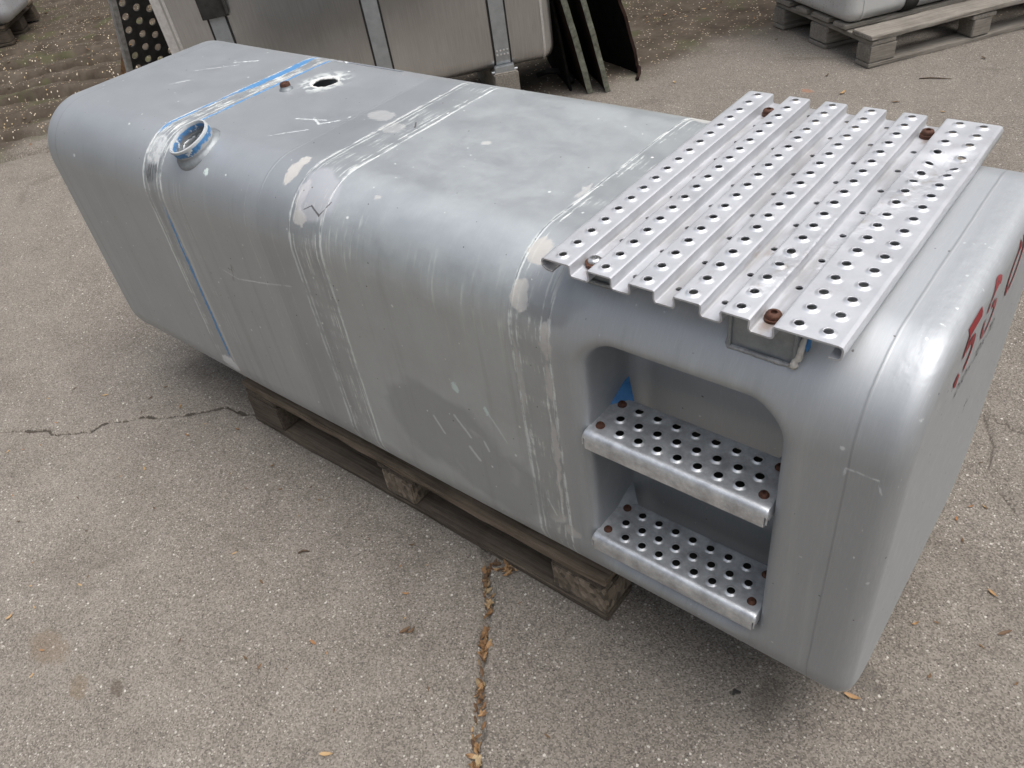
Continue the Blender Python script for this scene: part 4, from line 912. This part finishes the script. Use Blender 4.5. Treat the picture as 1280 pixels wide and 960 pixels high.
# dark steel sheets leaning on the right end of the brushed tank
def lean_sheet(name, foot, back_dir, lean, L, Hh, th, mat, edge, label, curve=0.0):
    root = empty(name, foot); tag(root, label, 'steel sheet', 'dark sheets leaning on the brushed tank')
    d = Vector((*back_dir, 0)).normalized(); up = (Vector((0, 0, 1)) + Vector((*lean, 0))).normalized(); nrm = d.cross(up).normalized()
    bm = bmesh.new(); nu, nv = 10, 14; grid = {}
    for s in (0, 1):
        for i in range(nu + 1):
            for j in range(nv + 1):
                u, v = i / nu, j / nv; q = d * (u * L) + up * (v * Hh) + nrm * (th * (s - 0.5) + curve * (math.sin(v * 2.6 + 0.3) - 0.3) + 0.004 * math.sin(7 * u + 5 * v))
                if i == 0: q += d * (0.004 * math.sin(j * 2.3) + (0.06 * v * v if curve else 0))
                if j == 0: q.z = max(q.z, 0.003)
                grid[s, i, j] = bm.verts.new(q)
    for i in range(nu):
        for j in range(nv):
            bm.faces.new([grid[0, a, b] for a, b in ((i, j), (i + 1, j), (i + 1, j + 1), (i, j + 1))]); bm.faces.new([grid[1, a, b] for a, b in ((i, j), (i, j + 1), (i + 1, j + 1), (i + 1, j))])
    for i in range(nu):
        for j in (0, nv): bm.faces.new([grid[k] for k in ((0, i, j), (1, i, j), (1, i + 1, j), (0, i + 1, j))])
    for j in range(nv):
        bm.faces.new([grid[k] for k in ((0, nu, j), (1, nu, j), (1, nu, j + 1), (0, nu, j + 1))])
    bmf = bmesh.new()
    ev = [[bmf.verts.new(grid[s, 0, j].co + d * o_) for j in range(nv + 1)] for s, o_ in ((0, 0.0), (0, -0.004), (1, -0.004), (1, 0.0))]
    for A, B in zip(ev, ev[1:]):
        for j in range(nv): bmf.faces.new((A[j], B[j], B[j + 1], A[j + 1]))
    o = from_bm('sheet', bm, mat, root); o2 = from_bm('cut_edge', bmf, edge, root); return root
ln = (-0.15, -0.16)
lean_sheet('steel_sheet', (-1.664, 2.391, 0), (-0.76, 0.65), ln, 0.50, 0.80, 0.027, M['darkred'], M['mossedge'], 'dark rusty sheet with mossy cut edge nearest the brushed tank end')
lean_sheet('steel_sheet', (-1.593, 2.437, 0), (-0.76, 0.65), ln, 0.50, 0.80, 0.024, M['darkred'], M['mossedge'], 'middle dark sheet with mossy edge leaning beside the brushed tank')
sh3 = lean_sheet('steel_sheet', (-1.575, 2.690, 0), (-0.90, 0.35), (-0.20, -0.20), 0.50, 0.80, 0.016, M['black'], M['darkred'], 'bowed black sheet with torn corner, outermost beside the brushed tank', 0.03)
bm = bmesh.new(); tube_bm(bm, [(0.0, 0, 0.03), (0.02, -0.03, 0.018), (0.035, -0.07, 0.010), (0.042, -0.085, 0.012)], [0.012, 0.009, 0.008, 0.010], 7); from_bm('torn_corner', bm, M['darkred'], sh3, True)
lean_sheet('steel_sheet', (-1.775, 2.385, 0), (-0.76, 0.65), (-0.09, -0.10), 0.50, 0.80, 0.012, M['black'], M['black'], 'added black sheet filling the shade gap against the brushed tank end')  # added sheet, its black stands in for shade beside the tank end
# black hose offcuts under the tank end
bm = bmesh.new(); tube_bm(bm, [(-2.02, 2.44, 0.03), (-1.97, 2.47, 0.045), (-1.92, 2.50, 0.04), (-1.86, 2.50, 0.022), (-1.82, 2.46, 0.018)], 0.014, 10)
tag(from_bm('rubber_hose', bm, M['rubber'], None, True), 'short black rubber hose lying under the brushed tank end', 'hose')

# right-hand pallet with white tank
RZ_ = math.atan2(0.83, 0.56)
pr_loc = Vector((-0.60, 3.07, 0)) + Vector((math.cos(RZ_), math.sin(RZ_), 0)) * 1.2
make_pallet(tuple(pr_loc), RZ_, M['paleW'], M['paleW'], 500, 'pale grey wooden pallet at the top right under a white tank', False)
tr_ = empty('fuel_tank', (0, 0, 0)); tr_.location = Vector((-0.745, 3.165, 0.1455)); tr_.rotation_euler = (0, 0, RZ_)
tag(tr_, 'grubby white tank with black-speckled end on the pale pallet at top right', 'fuel tank')
V_, F_ = capsule_tank(1.5, 0.62, 0.62, 0.06, 0.05); sh = from_py('tank_shell', [(x + 1.5, y, z) for x, y, z in V_], F_, M['oldw'], tr_); smooth_by_angle(sh, 40)
for xs in (0.33, 1.1):
    V_, F_ = ring_strap(xs - 0.035, xs + 0.035, 0.62, 0.62, 0.06, 0.0005, 0.007); o = from_py('strap', V_, F_, M['dark'], tr_); smooth_by_angle(o, 40)
V_, F_ = ring_strap(0.068, 0.080, 0.62, 0.62, 0.06, 0.0, 0.003); o = from_py('end_seam', V_, F_, M['oldw'], tr_); smooth_by_angle(o, 40)

# far left tank on its pallet
ax_, bk_ = Vector((math.cos(YA), math.sin(YA), 0)), Vector((-math.sin(YA), math.cos(YA), 0)); c0 = Vector((-6.33, 1.72, 0))
make_pallet(tuple(c0 - ax_ * 0.08 + bk_ * 0.04), YA, M['wood'], M['wood'], 700, 'dark pallet in the shadow under the pale tank at the far top left', False)
tl = empty('fuel_tank', (c0.x, c0.y, 0.1455), (0, 0, YA)); tag(tl, 'pale silver tank corner at the far top left edge', 'fuel tank')
V_, F_ = capsule_tank(1.3, 0.62, 0.62, 0.10, 0.07); sh = from_py('tank_shell', V_, F_, M['olds'], tl); smooth_by_angle(sh, 40)
V_, F_ = ring_strap(-0.15, -0.09, 0.62, 0.62, 0.10, 0.0, 0.006); o = from_py('strap', V_, F_, M['strap'], tl); smooth_by_angle(o, 40)

# ================================================================ LEAVES AND LITTER
def leaf_geo(L, W, curl, seed):
    rnd = random.Random(seed); n = 6; V_, F_ = [], []
    for i in range(n + 1):
        t = i / n; w = W / 2 * math.sin(math.pi * (0.04 + 0.94 * t) ** 0.85) + 0.0004; x = (t - 0.5) * L; bend = curl * L * (t - 0.5) ** 2 * 2
        for s in (-1, 0, 1): V_.append((x, s * w * rnd.uniform(0.9, 1.05), bend + (abs(s) * w * 0.45 * (1 + curl)) + 0.001))
    for i in range(n):
        for s in (0, 1): a = i * 3 + s; F_.append((a, a + 1, a + 4, a + 3))
    return V_, F_
leaf_me = []
for k in range(6):
    v, f = leaf_geo((0.024, 0.020, 0.028, 0.017, 0.022, 0.026)[k], (0.0075, 0.006, 0.008, 0.0065, 0.005, 0.009)[k], (0.3, 0.8, 0.2, 0.6, 0.1, 0.5)[k], k)
    for mn in ('leaf', 'darkleaf'):
        me = bpy.data.meshes.new('leaf'); me.from_pydata(v, [], f); me.polygons.foreach_set('use_smooth', [True] * len(f)); me.materials.append(M[mn]); leaf_me.append(me)
def leaf(x, y, k, rz, label, sc=1.0, group=None, tilt=0.1):
    o = bpy.data.objects.new('dry_leaf', leaf_me[k]); col.objects.link(o); o.location = (x, y, gz(x, y) + 0.001); o.rotation_euler = (random.uniform(-tilt, tilt), random.uniform(-tilt, tilt), rz); o.scale = (sc,) * 3
    return tag(o, label, 'leaf', group)
for (x, y, k, rz, lb, sc) in ((-0.345, -0.252, 1, 1.2, 'left one of two orange-brown leaves side by side near the joint', 1.1), (-0.332, -0.246, 3, 1.35, 'right one of two orange-brown leaves side by side near the joint', 1.1),
                              (0.637, 0.400, 9, 0.9, 'large curled orange leaf at the right edge beyond the tank end', 1.3), (0.455, 0.118, 0, 0.2, 'curled tan leaf with dark bits below the tank end', 1.2), (0.553, 0.235, 7, 1.7, 'small dark red leaf near the right edge', 0.7),
                              (-0.285, -0.530, 4, 0.6, 'slim tan leaf at the bottom left of the leaf-filled joint', 1.0)):
    leaf(x, y, k, rz, lb, sc)
def in_view(x, y):
    v = Vector((x, y, 0)) - Vector((0.5718, -0.7478, 1.4566)); d = -v.dot(Vector(RZ)); u, w = v.dot(Vector(RX)) / d * 1000.5, v.dot(Vector(RY)) / d * 1000.5
    return d > 0 and abs(u) < 632 and abs(w) < 474
cnt = 0
while cnt < 110:
    x, y, k = random.uniform(-1.9, 0.75), random.uniform(-0.85, 1.05), random.randrange(12)
    if (-1.66 < x < 0.48 and -0.05 < y < 0.75) or not in_view(x, y): continue
    side = (x + 0.304) * 0.79 + (y + 0.031) * 0.61
    where = 'left of the leaf-filled joint' if side < 0 else ('right of the leaf-filled joint' if y < 0 else 'beyond the right end of the big tank')
    leaf(x, y, k, random.uniform(0, 6.3), 'small %s leaf scrap on the concrete %s' % ('dark brown' if k % 2 else 'tan', where), random.uniform(0.35, 0.8), 'leaf scraps scattered on the concrete'); cnt += 1
cnt = 0
while cnt < 34:
    x, y, k = random.uniform(-2.4, 0.3), random.uniform(1.2, 3.6), random.randrange(12)
    if not in_view(x, y): continue
    leaf(x, y, k, random.uniform(0, 6.3), 'dry %s leaf on the ground behind the big silver tank' % ('dark brown' if k % 2 else 'tan'), random.uniform(0.8, 1.5), 'leaves behind the big tank'); cnt += 1
# joint packed with leaves: one uncountable mass
def scatter_mesh(name, items, mat):
    V_, F_ = [], []
    for (x, y, z, k, rz, sc, tx, ty) in items:
        v, f = leaf_geo(0.022, 0.007, (0.2, 0.5, 0.9)[k % 3], k); R_ = Matrix.Rotation(rz, 3, 'Z') @ Matrix.Rotation(tx, 3, 'X') @ Matrix.Rotation(ty, 3, 'Y'); b = len(V_)
        V_ += [tuple(R_ @ (Vector(q) * sc) + Vector((x, y, z))) for q in v]; F_ += [tuple(b + i for i in q) for q in f]
    return from_py(name, V_, F_, mat, None, True)
def mat_litter():
    g = G('packed_leaf_litter'); d, vc = g.vor(scale=55); q = g.xyz(vc); n = g.noise(scale=160, detail=3)
    c = g.ramp(q[0], [(0.0, (0.08, 0.045, 0.022)), (0.35, (0.18, 0.095, 0.040)), (0.7, (0.31, 0.185, 0.085)), (0.88, (0.40, 0.32, 0.19)), (1.0, (0.12, 0.06, 0.028))]); c = g.mix(n.step(0.5, 0.7) * 0.4, c, (0.08, 0.05, 0.03))
    return g.done(c, rough=0.75)
items = []
for (a, b) in zip(JOINT[2:], JOINT[3:]):
    a, b = Vector(a), Vector(b); L_ = (b - a).length; ang = math.atan2(b.y - a.y, b.x - a.x); nrm = Vector((-(b - a).y, (b - a).x)).normalized()
    for _ in range(int(L_ * 230)):
        t = random.random(); q = a.lerp(b, t) + nrm * random.gauss(0, 0.0055)
        items.append((q.x, q.y, random.uniform(-0.009, 0.001), random.randrange(9), ang + random.gauss(0, 0.6), random.uniform(0.5, 1.3), random.gauss(0, 0.4), random.gauss(0, 0.2)))
for _ in range(16): items.append((random.gauss(-0.268, 0.018), random.gauss(-0.012, 0.010), 0.003, random.randrange(9), random.uniform(0, 6), random.uniform(0.6, 1.2), random.gauss(0, 0.3), random.gauss(0, 0.2)))
tag(scatter_mesh('leaf_litter', items, mat_litter()), 'line of packed dry leaves filling the joint in front of the pallet', 'leaf litter', kind='stuff')
items = []
for _ in range(900):
    m_, s_ = random.uniform(-0.1, 3.6), random.uniform(-1.2, 4.5)
    if random.random() < 0.65: m_ = (math.floor(m_ / 0.325) + random.gauss(0.98, 0.06)) * 0.325
    x = -3.9 - 0.76 * m_ + 0.65 * s_; y = 0.77 + 0.65 * m_ + 0.76 * s_
    items.append((x, y, gz(x, y) + 0.002, random.randrange(9), random.uniform(0, 6.3), 0.35 + 1.0 * random.random() ** 2, random.gauss(0, 0.3), random.gauss(0, 0.3)))
tag(scatter_mesh('leaf_crumbs', items, mat_litter()), 'crumbled leaves and wood chips strewn over the rutted soil', 'leaf litter', kind='stuff')
# twigs
for (x, y, L_, rz, lb) in ((-0.70, -0.235, 0.03, 0.9, 'short dark twig lying left of the leaf-filled joint'), (-0.30, 3.05, 0.13, 0.35, 'dark twig on the ground before the pale pallet'), (-0.115, 0.87, 0.05, 0.6, 'small twig on the concrete right of the running board')):
    bm = bmesh.new(); z0 = gz(x, y) + 0.003; c_, s_ = math.cos(rz), math.sin(rz)
    tube_bm(bm, [(x + c_ * L_ * (t - 0.5), y + s_ * L_ * (t - 0.5) + 0.004 * math.sin(t * 5), z0 + 0.002 * math.sin(t * 4)) for t in (0, 0.3, 0.6, 1)], [0.0022, 0.003, 0.0026, 0.0012], 6)
    tag(from_bm('twig', bm, M['twig'], None, True), lb, 'twig')

# ================================================================ UNSEEN TREES ADDED ROUND THE YARD (they shade the horizon; above the frame)
def mat_foliage():
    g = G('tree_foliage'); n = g.noise(scale=1.2, detail=4); return g.done(g.ramp(n, [(0.35, (0.028, 0.042, 0.016)), (0.65, (0.085, 0.105, 0.038))]), rough=0.7)
rt = np.random.default_rng(5); Vt, Ft, mi = [], [], []
spots = [(-0.6 + R_ * math.cos(a), 0.8 + R_ * math.sin(a), h_) for k in range(30) for a, R_, h_ in ((2 * math.pi * (k + rt.uniform(-0.25, 0.25)) / 30, rt.uniform(11.5, 14.0), rt.uniform(6.5, 9.0)),)]
spots += [(-7.5, 6.2, 7.5), (-5.0, 7.0, 8.0), (-2.4, 7.3, 8.0), (0.4, 7.6, 7.5), (2.8, 7.2, 7.5), (-10.5, 4.6, 7.5), (-11.0, 1.6, 7.0)]
for cx, cy, hh in spots:
    base = len(Vt); n = 8
    for z_, r_ in ((0, 0.20), (hh * 0.35, 0.14), (hh * 0.8, 0.05)): Vt += [(cx + r_ * math.cos(t), cy + r_ * math.sin(t), z_) for t in np.linspace(0, 2 * math.pi, n, endpoint=False)]
    for j in range(2):
        for t in range(n): Ft.append((base + j * n + t, base + j * n + (t + 1) % n, base + (j + 1) * n + (t + 1) % n, base + (j + 1) * n + t)); mi.append(1)
    for _ in range(1500):
        d = rt.normal(size=3); d /= np.linalg.norm(d); rad = rt.uniform(0.35, 1.0) ** 0.5; q = np.array([cx, cy, hh * 0.60]) + d * rad * np.array([1.9, 1.9, hh * 0.42]) * rt.uniform(0.85, 1.1)
        u = rt.normal(size=3); u /= np.linalg.norm(u); w = np.cross(u, d); w /= np.linalg.norm(w) + 1e-6; sz = rt.uniform(0.10, 0.22)
        base = len(Vt); Vt += [tuple(q + u * sz), tuple(q + w * sz * 0.6), tuple(q - u * sz), tuple(q - w * sz * 0.6)]; Ft.append((base, base + 1, base + 2, base + 3)); mi.append(0)
tb = from_py('shade_tree_belt', Vt, Ft, mat_foliage()); tb.data.materials.append(M['twig']); tb.data.polygons.foreach_set('material_index', mi)
tag(tb, 'added belt of unseen leafy trees shading the yard', 'trees', kind='stuff')
